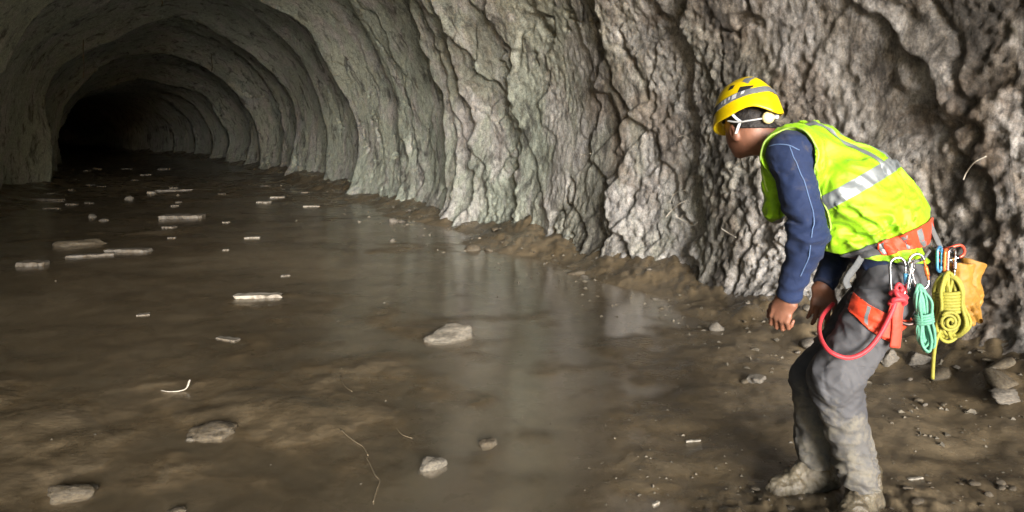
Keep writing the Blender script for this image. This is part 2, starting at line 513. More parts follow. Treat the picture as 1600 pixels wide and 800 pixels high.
# standing water: the same sheet as the floor, carrying the depth of water over the mud
wr_ = [i for i, q in enumerate(rad) if 0.2 < q < 75]
ws_, wrr_ = to_sr(FX, FY)
wrr_ = wrr_ - bend(ws_)
WZ = np.where((ws_ > PORTAL_S + 0.6) & (ws_ < 60), 0.0, FZ - 0.05)
sel = wr_[::2]
wv = stack(FX[sel], FY[sel], WZ[sel]).reshape(-1, 3)
water = mesh_np('puddle_water', wv, grid_faces(len(sel), len(ang), True)[:, ::-1], WATER)
att = water.data.attributes.new('water_depth', 'FLOAT', 'POINT')
att.data.foreach_set('value', np.maximum(0.0, -FZ[sel]).astype(np.float32).ravel())
tag(water, 'shallow murky water lying over the tunnel floor', kind='structure')

# ------------------------------------------------------------------ implicit surfaces for cloth and bodies
def V3(*a): return np.array(a, dtype=np.float32)

class Grid:
    def __init__(self, lo, hi, h):
        self.lo = np.array(lo, dtype=np.float32); self.h = h
        self.n = np.ceil((np.array(hi) - self.lo) / h).astype(int) + 1
        ax = [self.lo[k] + h * np.arange(self.n[k], dtype=np.float32) for k in range(3)]
        self.P = np.stack(np.meshgrid(*ax, indexing='ij'), -1).astype(np.float32)

def cone(P, a, b, ra, rb, axis=None, sc=1.0):
    """tapered capsule; optionally stretched by sc along axis (about its own line)"""
    a = np.asarray(a, np.float32); b = np.asarray(b, np.float32)
    Q = P - a; ba = b - a
    if axis is not None:
        ax = np.asarray(axis, np.float32); ax = ax / np.linalg.norm(ax)
        Q = Q - (Q @ ax)[..., None] * ax * (1 - 1 / sc)
        ba = ba - (ba @ ax) * ax * (1 - 1 / sc)
    t = np.clip((Q @ ba) / max(float(ba @ ba), 1e-9), 0, 1)
    return np.linalg.norm(Q - t[..., None] * ba, axis=-1) - (ra + (rb - ra) * t)

def ball(P, c, r, axes=None, rr=None):
    Q = P - np.asarray(c, np.float32)
    if axes is None: return np.linalg.norm(Q, axis=-1) - r
    k = 0
    for ax, q in zip(axes, rr):
        k = k + ((Q @ np.asarray(ax, np.float32)) / q) ** 2
    return (np.sqrt(k) - 1) * min(rr)

def smin(a, b, k):
    h = np.maximum(k - np.abs(a - b), 0) / k
    return np.minimum(a, b) - h * h * k * 0.25

def chain(P, pts, rads, k=0.0, axis=None, sc=1.0):
    d = None
    for i in range(len(pts) - 1):
        c = cone(P, pts[i], pts[i + 1], rads[i], rads[i + 1], axis, sc)
        d = c if d is None else (smin(d, c, k) if k else np.minimum(d, c))
    return d

def surface_nets(F, G):
    n = np.array(F.shape) - 1
    ins = F < 0
    cnt = np.zeros(n, np.int8)
    for dx in (0, 1):
        for dy in (0, 1):
            for dz in (0, 1):
                cnt += ins[dx:n[0] + dx, dy:n[1] + dy, dz:n[2] + dz]
    act = (cnt > 0) & (cnt < 8)
    ci = np.argwhere(act)
    idx = np.full(n, -1, np.int64); idx[act] = np.arange(len(ci))
    acc = np.zeros((len(ci), 3), np.float64); num = np.zeros(len(ci))
    for ax in range(3):
        o = [k for k in range(3) if k != ax]
        for u in (0, 1):
            for v in (0, 1):
                c0 = ci.copy(); c0[:, o[0]] += u; c0[:, o[1]] += v
                c1 = c0.copy(); c1[:, ax] += 1
                f0 = F[c0[:, 0], c0[:, 1], c0[:, 2]]; f1 = F[c1[:, 0], c1[:, 1], c1[:, 2]]
                m = (f0 < 0) != (f1 < 0)
                t = f0[m] / (f0[m] - f1[m])
                pt = c0[m].astype(np.float64); pt[:, ax] += t
                acc[m] += pt; num[m] += 1
    V = acc / num[:, None] * G.h + G.lo
    quads = []
    for ax in range(3):
        sl0 = [slice(None)] * 3; sl1 = [slice(None)] * 3
        sl0[ax] = slice(0, -1); sl1[ax] = slice(1, None)
        a, b = ins[tuple(sl0)], ins[tuple(sl1)]
        e = np.argwhere(a != b)
        o = [(ax + 1) % 3, (ax + 2) % 3]
        ok = (e[:, o[0]] > 0) & (e[:, o[1]] > 0) & (e[:, o[0]] < n[o[0]]) & (e[:, o[1]] < n[o[1]])
        e = e[ok]
        def cell(du, dv):
            c = e.copy(); c[:, o[0]] -= du; c[:, o[1]] -= dv
            return idx[c[:, 0], c[:, 1], c[:, 2]]
        q = np.stack([cell(1, 1), cell(0, 1), cell(0, 0), cell(1, 0)], 1)
        flip = ~a[e[:, 0], e[:, 1], e[:, 2]]
        q[flip] = q[flip][:, ::-1]
        quads.append(q)
    return V, np.concatenate(quads)

def vnormals(V, F):
    n = np.cross(V[F[:, 2]] - V[F[:, 0]], V[F[:, 3]] - V[F[:, 1]]) if F.shape[1] == 4 else np.cross(V[F[:, 1]] - V[F[:, 0]], V[F[:, 2]] - V[F[:, 0]])
    out = np.zeros_like(V)
    for k in range(F.shape[1]):
        np.add.at(out, F[:, k], n)
    return out / (np.linalg.norm(out, axis=1)[:, None] + 1e-12)

def relax(V, F, it=1, lam=0.5):
    for _ in range(it):
        acc = np.zeros_like(V); num = np.zeros(len(V))
        for k in range(F.shape[1]):
            a, b = F[:, k], F[:, (k + 1) % F.shape[1]]
            np.add.at(acc, a, V[b]); np.add.at(num, a, 1)
            np.add.at(acc, b, V[a]); np.add.at(num, b, 1)
        V = V + lam * (acc / np.maximum(num, 1)[:, None] - V)
    return V

def implicit(name, lo, hi, h, fn, mat, parent=None, smooth_it=1):
    G = Grid(lo, hi, h)
    V, F = surface_nets(fn(G.P), G)
    V = relax(V, F, smooth_it)
    o = mesh_np(name, V, F, mat, parent)
    return o, V, F

def patch(name, V, F, fields, offset, thick, mat, parent):
    """strip cut out of a surface where all fields are positive, lifted off it and given thickness"""
    nv = vnormals(V, F)
    fs = np.stack(fields, 0)
    keep = (fs[:, F] > 0).any(axis=2).all(axis=0)
    verts, cache, polys = [], {}, []
    P = V + nv * offset
    def vert(w):
        key = tuple(sorted((i, round(x, 5)) for i, x in w.items() if x > 1e-6))
        if key not in cache:
            cache[key] = len(verts)
            verts.append(sum(P[i] * x for i, x in w.items()))
        return cache[key]
    for f in F[keep]:
        poly = [({int(i): 1.0}, fs[:, i]) for i in f]
        for k in range(len(fs)):
            out = []
            for j in range(len(poly)):
                (w0, g0), (w1, g1) = poly[j], poly[(j + 1) % len(poly)]
                if g0[k] >= 0: out.append((w0, g0))
                if (g0[k] >= 0) != (g1[k] >= 0):
                    t = float(g0[k] / (g0[k] - g1[k]))
                    w = {i: x * (1 - t) for i, x in w0.items()}
                    for i, x in w1.items(): w[i] = w.get(i, 0) + x * t
                    out.append((w, g0 * (1 - t) + g1 * t))
            poly = out
            if len(poly) < 3: break
        if len(poly) >= 3:
            ids = []
            for w, _ in poly:
                i = vert(w)
                if not ids or ids[-1] != i: ids.append(i)
            if len(ids) > 2 and ids[0] == ids[-1]: ids.pop()
            if len(set(ids)) >= 3 and len(set(ids)) == len(ids): polys.append(ids)
    if not polys: return None
    o = mesh_poly(name, verts, polys, mat, parent)
    if thick:
        md = o.modifiers.new('thickness', 'SOLIDIFY'); md.thickness = thick; md.offset = 1.0
    return o

def smooth_path(pts, n=8, closed=False):
    pts = [np.asarray(p, float) for p in pts]
    m = len(pts); out = []
    rngk = range(m) if closed else range(m - 1)
    for i in rngk:
        p0 = pts[(i - 1) % m] if closed or i > 0 else 2 * pts[0] - pts[1]
        p1 = pts[i]; p2 = pts[(i + 1) % m]
        p3 = pts[(i + 2) % m] if closed or i + 2 < m else 2 * pts[-1] - pts[-2]
        for k in range(n):
            t = k / n
            out.append(0.5 * ((2 * p1) + (-p0 + p2) * t + (2 * p0 - 5 * p1 + 4 * p2 - p3) * t * t + (-p0 + 3 * p1 - 3 * p2 + p3) * t ** 3))
    if not closed: out.append(pts[-1])
    return np.array(out)

def tube_geo(path, rad, sides=8, closed=False, flat=1.0, up=None):
    path = np.asarray(path, float); n = len(path)
    rad = np.broadcast_to(np.asarray(rad, float), (n,))
    tan = np.roll(path, -1, 0) - np.roll(path, 1, 0)
    if not closed:
        tan[0] = path[1] - path[0]; tan[-1] = path[-1] - path[-2]
    tan /= np.linalg.norm(tan, axis=1)[:, None] + 1e-12
    u = np.array(up, float) if up is not None else np.array([0.31, 0.17, 0.93])
    V = []
    for i in range(n):
        u = u - tan[i] * (u @ tan[i])
        if np.linalg.norm(u) < 1e-5: u = np.cross(tan[i], [0.3, 0.8, 0.5])
        u /= np.linalg.norm(u); w = np.cross(tan[i], u)
        for k in range(sides):
            a = 2 * math.pi * k / sides
            V.append(path[i] + rad[i] * (math.cos(a) * u * flat + math.sin(a) * w))
    F = []
    for i in range(n if closed else n - 1):
        for k in range(sides):
            i2 = (i + 1) % n; k2 = (k + 1) % sides
            F.append((i * sides + k, i * sides + k2, i2 * sides + k2, i2 * sides + k))
    if not closed:
        F.append(tuple(range(sides))[::-1]); F.append(tuple((n - 1) * sides + k for k in range(sides)))
    return V, F

def join_geo(*gs):
    V, F = [], []
    for v, f in gs:
        o = len(V); V += list(v); F += [tuple(i + o for i in q) for q in f]
    return V, F

def tube(name, pts, rad, mat, parent=None, sides=8, closed=False, n=8, flat=1.0, up=None):
    V, F = tube_geo(smooth_path(pts, n, closed), rad, sides, closed, flat, up)
    return mesh_poly(name, V, F, mat, parent)

def box_geo(c, ex, ey, ez, bev=0.15):
    """bevelled block: half extents given as vectors"""
    c = np.asarray(c, float); ex, ey, ez = (np.asarray(e, float) for e in (ex, ey, ez))
    bm = bmesh.new(); bmesh.ops.create_cube(bm, size=2)
    bmesh.ops.bevel(bm, geom=list(bm.edges), offset=bev, segments=2, affect='EDGES', profile=0.6)
    V = [c + v.co.x * ex + v.co.y * ey + v.co.z * ez for v in bm.verts]
    F = [tuple(v.index for v in f.verts) for f in bm.faces]
    bm.free()
    return V, F

# ------------------------------------------------------------------ materials of the man and his kit
def cloth_mat(name, col, rough=0.8, var=0.18, weave=420, bmp=0.25, sheen=0.08, grime=0.4):
    m, nt, b = material(name)
    v = coords(nt)
    n1 = noise_node(nt, v, 7, 5, 0.6); n2 = noise_node(nt, v, 90, 3, 0.6)
    c = ramp(nt, n1, [(0.3, tuple(x * (1 - var) for x in col)), (0.7, tuple(min(1, x * (1 + var)) for x in col))])
    c = mix(nt, 1.0, c, ramp(nt, n2, [(0.3, 0.88), (0.7, 1.08)]), 'MULTIPLY')
    c = mix(nt, ramp(nt, noise_node(nt, v, 13, 7, 0.72, 0.5), [(0.56, 0.0), (0.70, grime)]), c, (0.10, 0.08, 0.05))
    nt.links.new(c, b.inputs['Base Color'])
    b.inputs['Roughness'].default_value = rough
    b.inputs['Sheen Weight'].default_value = sheen
    h = math_node(nt, 'ADD', noise_node(nt, v, 14, 5, 0.6, 0.8), math_node(nt, 'MULTIPLY', noise_node(nt, v, weave, 1, 0.5), 0.12))
    bump(nt, b, h, bmp + 0.15, 0.012)
    return m, nt, b, c

LIME = cloth_mat('lime_fabric', (0.2418, 0.4836, 0.0023), 0.62, 0.06, sheen=0.06, grime=0.34)[0]
LIME_PALE = cloth_mat('lime_piping', (0.3200, 0.4800, 0.0800), 0.6, 0.1)[0]
NAVY = cloth_mat('navy_knit', (0.0050, 0.0160, 0.060), 0.85, 0.18, sheen=0.04)[0]
SEAM = cloth_mat('pale_blue_thread', (0.0960, 0.1600, 0.3040), 0.8, 0.1)[0]
TAPE = simple_mat('silver_tape', (0.1944, 0.2124, 0.2196), 0.42, 0.10, 30, 0.25, 0.2, 140)
RED = cloth_mat('red_webbing', (0.5850, 0.0488, 0.0210), 0.6, 0.10)[0]
ORANGE = cloth_mat('orange_webbing', (0.66, 0.050, 0.012), 0.6, 0.10)[0]
DARKWEB = cloth_mat('dark_webbing', (0.05, 0.05, 0.055), 0.75, 0.2)[0]
GREYWEB = cloth_mat('grey_webbing', (0.10, 0.105, 0.11), 0.75, 0.2)[0]
RED_ROPE = cloth_mat('red_sling', (0.5250, 0.0300, 0.0413), 0.55, 0.12)[0]
GREEN_ROPE = cloth_mat('mint_cord', (0.1125, 0.3375, 0.2250), 0.6, 0.15)[0]
YELLOW_ROPE = cloth_mat('olive_yellow_rope', (0.2775, 0.2550, 0.0300), 0.65, 0.2)[0]
GLOVE = cloth_mat('ochre_leather', (0.3024, 0.1476, 0.0144), 0.6, 0.22)[0]
STEEL = simple_mat('polished_steel', (0.62, 0.64, 0.66), 0.25, 0.08, 40, 1.0, 0.05, 90)
BLUE_ALLOY = simple_mat('blue_alloy', (0.10, 0.35, 0.62), 0.35, 0.1, 40, 0.6, 0.05)
ORANGE_ALLOY = simple_mat('orange_alloy', (0.75, 0.20, 0.05), 0.35, 0.1, 40, 0.5, 0.05)
RED_ALLOY = simple_mat('red_alloy', (0.70, 0.10, 0.06), 0.35, 0.1, 40, 0.4, 0.05)
BROWN_ALLOY = simple_mat('dark_bronze_alloy', (0.09, 0.06, 0.055), 0.35, 0.1, 40, 0.7, 0.05)
HELMET = simple_mat('yellow_shell', (0.6720, 0.4800, 0.0032), 0.30, 0.06, 14, 0.0, 0.06, 60)
BLACKPL = simple_mat('black_plastic', (0.016, 0.016, 0.017), 0.45, 0.2)
WHITEPL = simple_mat('white_plastic', (0.4650, 0.4725, 0.4800), 0.45, 0.1)
CREAMPL = simple_mat('cream_plastic', (0.68, 0.58, 0.28), 0.45, 0.1)
HAIR = simple_mat('dark_hair', (0.012, 0.009, 0.008), 0.6, 0.4, 120, 0, 0.8, 260)

def skin_material():
    m, nt, b = material('skin')
    v = coords(nt)
    n = noise_node(nt, v, 18, 5, 0.6)
    c = ramp(nt, n, [(0.3, (0.185, 0.078, 0.046)), (0.7, (0.265, 0.120, 0.075))])
    nt.links.new(c, b.inputs['Base Color'])
    b.inputs['Roughness'].default_value = 0.5
    b.inputs['Subsurface Weight'].default_value = 0.12
    b.inputs['Subsurface Radius'].default_value = (0.01, 0.004, 0.002)
    bump(nt, b, noise_node(nt, v, 160, 4), 0.25, 0.003)
    return m
SKIN = skin_material()

def trouser_material():
    m, nt, b = material('grey_trouser_cloth')
    v = coords(nt)
    n1 = noise_node(nt, v, 7, 5, 0.6)
    c = ramp(nt, n1, [(0.3, (0.056, 0.056, 0.0615)), (0.7, (0.082, 0.082, 0.089))])
    sep = N(nt, 'ShaderNodeSeparateXYZ'); tc = N(nt, 'ShaderNodeTexCoord')
    nt.links.new(tc.outputs['Object'], sep.inputs[0])
    # dried mud up to the knees, ragged upper edge
    edge = math_node(nt, 'ADD', sep.outputs['Z'], math_node(nt, 'MULTIPLY', math_node(nt, 'SUBTRACT', noise_node(nt, v, 9, 6, 0.65), 0.5), 0.5))
    mr = N(nt, 'ShaderNodeMapRange'); mr.inputs['From Min'].default_value = 0.41; mr.inputs['From Max'].default_value = 0.35
    nt.links.new(edge, mr.inputs['Value'])
    blot = ramp(nt, noise_node(nt, v, 20, 6, 0.7), [(0.40, 0.25), (0.60, 1.0)])
    f = math_node(nt, 'MULTIPLY', mr.outputs['Result'], blot)
    c = mix(nt, math_node(nt, 'MULTIPLY', f, 0.92), c, (0.160, 0.146, 0.116))
    nt.links.new(c, b.inputs['Base Color'])
    b.inputs['Roughness'].default_value = 0.8
    h = math_node(nt, 'ADD', noise_node(nt, v, 26, 5, 0.6), math_node(nt, 'MULTIPLY', f, 0.4))
    bump(nt, b, h, 0.35, 0.008)
    return m
TROUSER = trouser_material()

def boot_material():
    m, nt, b = material('muddy_boot')
    v = coords(nt)
    n = noise_node(nt, v, 16, 7, 0.7)
    c = ramp(nt, n, [(0.30, (0.042, 0.034, 0.022)), (0.45, (0.090, 0.074, 0.050)), (0.62, (0.150, 0.130, 0.092)), (0.75, (0.080, 0.067, 0.047))])
    nt.links.new(c, b.inputs['Base Color'])
    nt.links.new(ramp(nt, noise_node(nt, v, 9, 4), [(0.4, 0.25), (0.6, 0.7)]), b.inputs['Roughness'])
    bump(nt, b, noise_node(nt, v, 45, 7, 0.7), 0.6, 0.012)
    return m
BOOT = boot_material()

# ------------------------------------------------------------------ the man
def unit(v):
    v = np.asarray(v, float); return v / np.linalg.norm(v)
UPV = np.array([0, 0, 1.0])
FA = math.radians(28)
FWD = np.array([-math.cos(FA), math.sin(FA), 0])         # the way the body faces
LFT = np.array([-math.sin(FA), -math.cos(FA), 0])        # his left, towards the camera
HA = math.radians(68)
HF = np.array([-math.cos(HA), math.sin(HA), 0])          # the way the head faces
HL = np.array([-math.sin(HA), -math.cos(HA), 0])

pelvis = at(1396, 432, 2.80)
waist = at(1372, 368, 2.83)
chest = at(1318, 292, 2.89)
upper = at(1268, 240, 2.93)
hipL = pelvis + 0.085 * LFT + V3(0, 0, -0.01); hipR = pelvis - 0.085 * LFT + V3(0, 0, -0.01)
kneeL = at(1303, 596, 2.69); ankL = at(1344, 752, 2.69)
kneeR = at(1272, 592, 2.93); ankR = at(1275, 732, 2.87)
shL = at(1234, 240, 2.76); shR = upper - 0.17 * LFT
elL = at(1264, 372, 2.68); wrL = at(1231, 466, 2.74)
elR = at(1318, 385, 3.08); wrR = at(1286, 446, 2.98)
neck0 = at(1238, 226, 2.95); headc = at(1168, 194, 3.00)

person = empty('person', (1.25, 2.75, 0.0))
person.location = (0, 0, 0)
tag(person, 'stooping man in lime vest, navy shirt, grey trousers and yellow helmet by the rock wall', 'person')

def torso_d(P, grow=0.0):
    d = chain(P, [pelvis, waist, chest, upper], [0.118 + grow, 0.118 + grow, 0.128 + grow, 0.092 + grow], 0.03, LFT, 1.38)
    sh = cone(P, shL, shR, 0.066 + grow * 0.6, 0.066 + grow * 0.6)
    return smin(d, sh, 0.09)

# ---- body: one skin for head, neck, trunk and arms, with the hands worked finer
def finger_chain(base, D, Nn_, lens, curls, lateral, spread=0.0):
    pts = [np.array(base, float)]
    a = 0.0
    d0 = unit(D + spread * lateral)
    for L, c in zip(lens, curls):
        a += math.radians(c)
        pts.append(pts[-1] + L * (math.cos(a) * d0 + math.sin(a) * Nn_))
    return pts

def hand_d(P, wr, el, D, W, Nn_, curl, thumb_curl=1.0):
    """D wrist to knuckles, W from index to little finger, Nn_ palm normal"""
    D, W, Nn_ = unit(D), unit(W), unit(Nn_)
    arm = cone(P, np.asarray(el) * 0.45 + np.asarray(wr) * 0.55, wr, 0.034, 0.027, W, 1.12)
    k0 = wr + 0.088 * D
    palm = cone(P, wr + 0.018 * D, wr + 0.078 * D, 0.0165, 0.0150, W, 2.4)
    d = smin(arm, palm, 0.03)
    d = smin(d, cone(P, wr + 0.02 * D - 0.022 * W + 0.006 * Nn_, wr + 0.055 * D - 0.036 * W + 0.010 * Nn_, 0.016, 0.013), 0.02)
    offs = [-0.031, -0.0105, 0.0105, 0.030]
    lens = [(.042, .025, .020), (.046, .029, .021), (.043, .027, .021), (.034, .021, .019)]
    rad = [.0094, .0096, .0092, .0082]
    for k in range(4):
        base = k0 + offs[k] * W - (0.006 if k == 3 else 0.002 if k == 0 else 0) * D
        pts = finger_chain(base, D, Nn_, lens[k], [c * (1 + 0.10 * k) for c in curl], W, (k - 1.5) * 0.06)
        f = chain(P, [base - 0.02 * D] + pts, [rad[k] * 1.15, rad[k] * 1.08, rad[k], rad[k] * .92, rad[k] * .78], 0.004)
        d = smin(d, f, 0.007)
    tb = wr + 0.030 * D - 0.032 * W + 0.008 * Nn_
    td = unit(0.72 * D - 0.55 * W + 0.32 * Nn_ * thumb_curl)
    t1 = tb + 0.036 * td; t2 = t1 + 0.030 * unit(td + 0.5 * D + 0.30 * Nn_ * thumb_curl + 0.25 * W)
    t3 = t2 + 0.024 * unit(td + 0.9 * D + 0.45 * Nn_ * thumb_curl + 0.45 * W)
    return smin(d, chain(P, [tb, t1, t2, t3], [.0145, .0118, .0105, .0082], 0.005), 0.010)

hc = headc
PITCH = math.radians(10)
hF = unit(HF * math.cos(PITCH) - UPV * math.sin(PITCH)); hU = unit(np.cross(hF, -HL)); hU = hU if hU[2] > 0 else -hU
def head_d(P):
    ax = [hF, HL, hU]
    d = ball(P, hc + 0.010 * hU, 0, ax, [0.098, 0.076, 0.108])                     # skull
    d = smin(d, ball(P, hc + 0.038 * hF - 0.062 * hU, 0, ax, [0.058, 0.056, 0.062]), 0.05)   # jaw
    d = smin(d, cone(P, hc + 0.070 * hF - 0.108 * hU, hc + 0.06 * hF - 0.100 * hU, 0.018, 0.02), 0.03)   # chin
    d = smin(d, cone(P, hc + 0.098 * hF - 0.012 * hU, hc + 0.116 * hF - 0.044 * hU, 0.010, 0.013), 0.015)  # nose
    d = smin(d, cone(P, hc + 0.090 * hF - 0.024 * HL + 0.012 * hU, hc + 0.090 * hF + 0.024 * HL + 0.012 * hU, 0.012, 0.012), 0.02)   # brow
    d = smin(d, cone(P, hc + 0.090 * hF - 0.020 * HL - 0.070 * hU, hc + 0.090 * hF + 0.020 * HL - 0.070 * hU, 0.009, 0.009), 0.012)   # lips
    for sg in (-1, 1):
        eye = ball(P, hc + 0.086 * hF + sg * 0.033 * HL - 0.006 * hU, 0.013)
        d = np.maximum(d, -(ball(P, hc + 0.104 * hF + sg * 0.034 * HL - 0.006 * hU, 0.017)))
        d = np.minimum(d, eye)
        ec = hc - 0.004 * hF + sg * 0.080 * HL - 0.034 * hU
        e = ball(P, ec, 0, [unit(hF * 0.25 + hU), unit(hF - 0.25 * hU), HL], [0.033, 0.019, 0.0085])
        e = np.maximum(e, -ball(P, ec + sg * 0.009 * HL + 0.004 * hF, 0, [unit(hF * 0.25 + hU), unit(hF - 0.25 * hU), HL], [0.022, 0.011, 0.008]))
        d = smin(d, e, 0.006)
    nk = chain(P, [neck0 - 0.02 * UPV, at(1205, 222, 2.965), hc - 0.050 * UPV - 0.028 * HF], [0.068, 0.063, 0.060], 0.02)
    return smin(d, nk, 0.035)

bodyV, bodyF = [], []
def add_body(lo, hi, h, fn):
    G = Grid(lo, hi, h); V, F = surface_nets(fn(G.P), G); V = relax(V, F, 1)
    off = sum(len(v) for v in bodyV); bodyV.append(V); bodyF.append(F + off)
add_body(hc - V3(.19, .19, .24), hc + V3(.19, .19, .16), 0.0038, head_d)
def trunk_d(P):
    d = torso_d(P, -0.022)
    d = smin(d, chain(P, [shL, elL, wrL], [0.045, 0.036, 0.026], 0.02), 0.04)
    d = smin(d, chain(P, [shR, elR, wrR], [0.045, 0.036, 0.026], 0.02), 0.04)
    d = smin(d, chain(P, [hipL, kneeL, ankL], [0.065, 0.05, 0.034], 0.02), 0.04)
    d = smin(d, chain(P, [hipR, kneeR, ankR], [0.065, 0.05, 0.034], 0.02), 0.04)
    return smin(d, cone(P, upper, neck0, 0.06, 0.06), 0.04)
add_body(V3(.82, 2.45, .06), V3(1.75, 3.3, 1.5), 0.012, trunk_d)
DL = unit(np.array([-0.36, 0.10, -1.0])); WL = unit(-FWD + 0.10 * UPV + 0.30 * LFT); NL = unit(np.cross(DL, WL)); WL = unit(np.cross(NL, DL))
if NL @ LFT > 0: NL = -NL
add_body(wrL - V3(.13, .12, .22), wrL + V3(.13, .12, .10), 0.0026, lambda P: hand_d(P, wrL, elL, DL, WL, NL, (38, 52, 34)))
DR = unit(np.array([-0.14, -0.05, -1.0])); WR = unit(np.array([-1.0, 0.15, 0.1])); NR = unit(np.cross(DR, WR)); WR = unit(np.cross(NR, DR))
if NR[1] < 0: NR = -NR
add_body(wrR - V3(.13, .12, .24), wrR + V3(.13, .12, .10), 0.0028, lambda P: hand_d(P, wrR, elR, DR, WR, NR, (12, 18, 12), 0.4))
body = mesh_np('body', np.concatenate(bodyV), np.concatenate(bodyF), SKIN, person)

# hair under the helmet, eyes
def hair_d(P):
    d = head_d(P) - 0.006
    back = (P - np.float32(hc)) @ np.float32(HF); up = (P - np.float32(hc)) @ UPV.astype(np.float32)
    side = np.abs((P - np.float32(hc)) @ np.float32(HL))
    cut = -(up + 0.016 - 0.30 * np.clip(back, -0.02, 0.06) * 0 ) + 0.55 * np.clip(back + 0.02, 0, 0.2)
    d = np.maximum(d, cut)
    d = np.maximum(d, back - 0.072)
    d = np.maximum(d, side - 0.081 + 0.0 * side)
    return d + 0.0025 * noise(P * 90)
implicit('hair', hc - V3(.15, .15, .12), hc + V3(.15, .15, .14), 0.0042, hair_d, HAIR, body)

# ---- shirt: trunk and both sleeves
def sleeve_d(P, sh, el, wr, g=0.0):
    return chain(P, [sh, el * 0.97 + sh * 0.03, wr * 0.97 + el * 0.03], [0.074 + g, 0.058 + g, 0.040 + g], 0.03)
def shirt_d(P):
    d = torso_d(P, 0.0)
    a = smin(sleeve_d(P, shL, elL, wrL), 1e3 + P[..., 0] * 0, 1e-3)
    b = sleeve_d(P, shR, elR, wrR)
    d = smin(d, a, 0.05); d = smin(d, b, 0.05)
    d = smin(d, cone(P, upper + 0.02 * UPV, neck0 + 0.012 * UPV, 0.085, 0.070), 0.03)
    near_ = np.abs(d) < 0.03
    Q = P[near_]
    fold = ridge(Q * np.float32([9, 9, 15]) + 1.5 * noise(Q * 5)[..., None], 2) * 0.0065 + 0.006 * noise(Q * np.float32([16, 16, 30]))
    # bunching at the elbow
    w = np.exp(-((Q - np.float32(elL)) ** 2).sum(-1) / 0.012)
    fold = fold * (0.7 + 1.6 * w)
    d[near_] -= fold
    # cuffs
    for el, wr in ((elL, wrL), (elR, wrR)):
        ax = unit(np.asarray(wr) - el).astype(np.float32)
        t = (P - np.float32(wr)) @ ax
        reach = np.linalg.norm(P - np.float32(wr), axis=-1) < 0.12
        d = np.where(reach, np.maximum(d, t - 0.004), d)
    return d
shirt, SV, SF = implicit('shirt', V3(.86, 2.52, .74), V3(1.72, 3.36, 1.46), 0.0055, shirt_d, NAVY, person)

# seams: across the shoulder and down the outside of the near sleeve
def near_line(V, pts, half):
    pts = smooth_path(pts, 10)
    d = np.min(np.linalg.norm(V[:, None, :] - pts[None, :, :], axis=2), axis=1) if len(V) < 4000 else None
    out = np.full(len(V), -1.0)
    lo, hi = pts.min(0) - 0.03, pts.max(0) + 0.03
    m = ((V > lo) & (V < hi)).all(1)
    Vm = V[m]
    best = np.full(len(Vm), 9.0)
    for i in range(len(pts) - 1):
        a, b = pts[i], pts[i + 1]
        ba = b - a; t = np.clip(((Vm - a) @ ba) / (ba @ ba), 0, 1)
        best = np.minimum(best, np.linalg.norm(Vm - a - t[:, None] * ba, axis=1))
    out[m] = half - best
    return out

def surface_point(V, px, py, dmax=None):
    """nearest visible vertex of a surface at a photo pixel: used to lay trim on cloth"""
    sx = 800 + V[:, 0] / V[:, 1] * FPX; sy = HORIZON - (V[:, 2] - CAM_H) / V[:, 1] * FPX
    e = (sx - px) ** 2 + (sy - py) ** 2
    c = np.argsort(e)[:40]; c = c[e[c] < max(16.0, e[c].min() * 1.5)]
    return V[c[np.argmin(V[c, 1])]]

def trim_on(name, V, pixels, rad, mat, parent, lift=0.001, flat=1.0):
    pts = [surface_point(V, *p) for p in pixels]
    pts = smooth_path([p - lift * unit(p - np.array([0, 0, CAM_H])) for p in pts], 8)
    # settle the curve on the cloth
    out = []
    for p in pts:
        k = np.argmin(((V - p) ** 2).sum(1)); out.append(p * 0.4 + V[k] * 0.6 - lift * unit(p - np.array([0, 0, CAM_H])))
    out = smooth_path(out[::3] + [out[-1]], 4)
    v, f = tube_geo(out, rad, 6, False, flat)
    return mesh_poly(name, v, f, mat, parent)

trim_on('seam', SV, [(1200, 228), (1216, 224), (1232, 226), (1250, 232)], 0.0022, SEAM, shirt)
trim_on('seam', SV, [(1231, 227), (1240, 250), (1252, 275), (1262, 305), (1271, 335), (1270, 365), (1262, 400), (1250, 435)], 0.0020, SEAM, shirt)

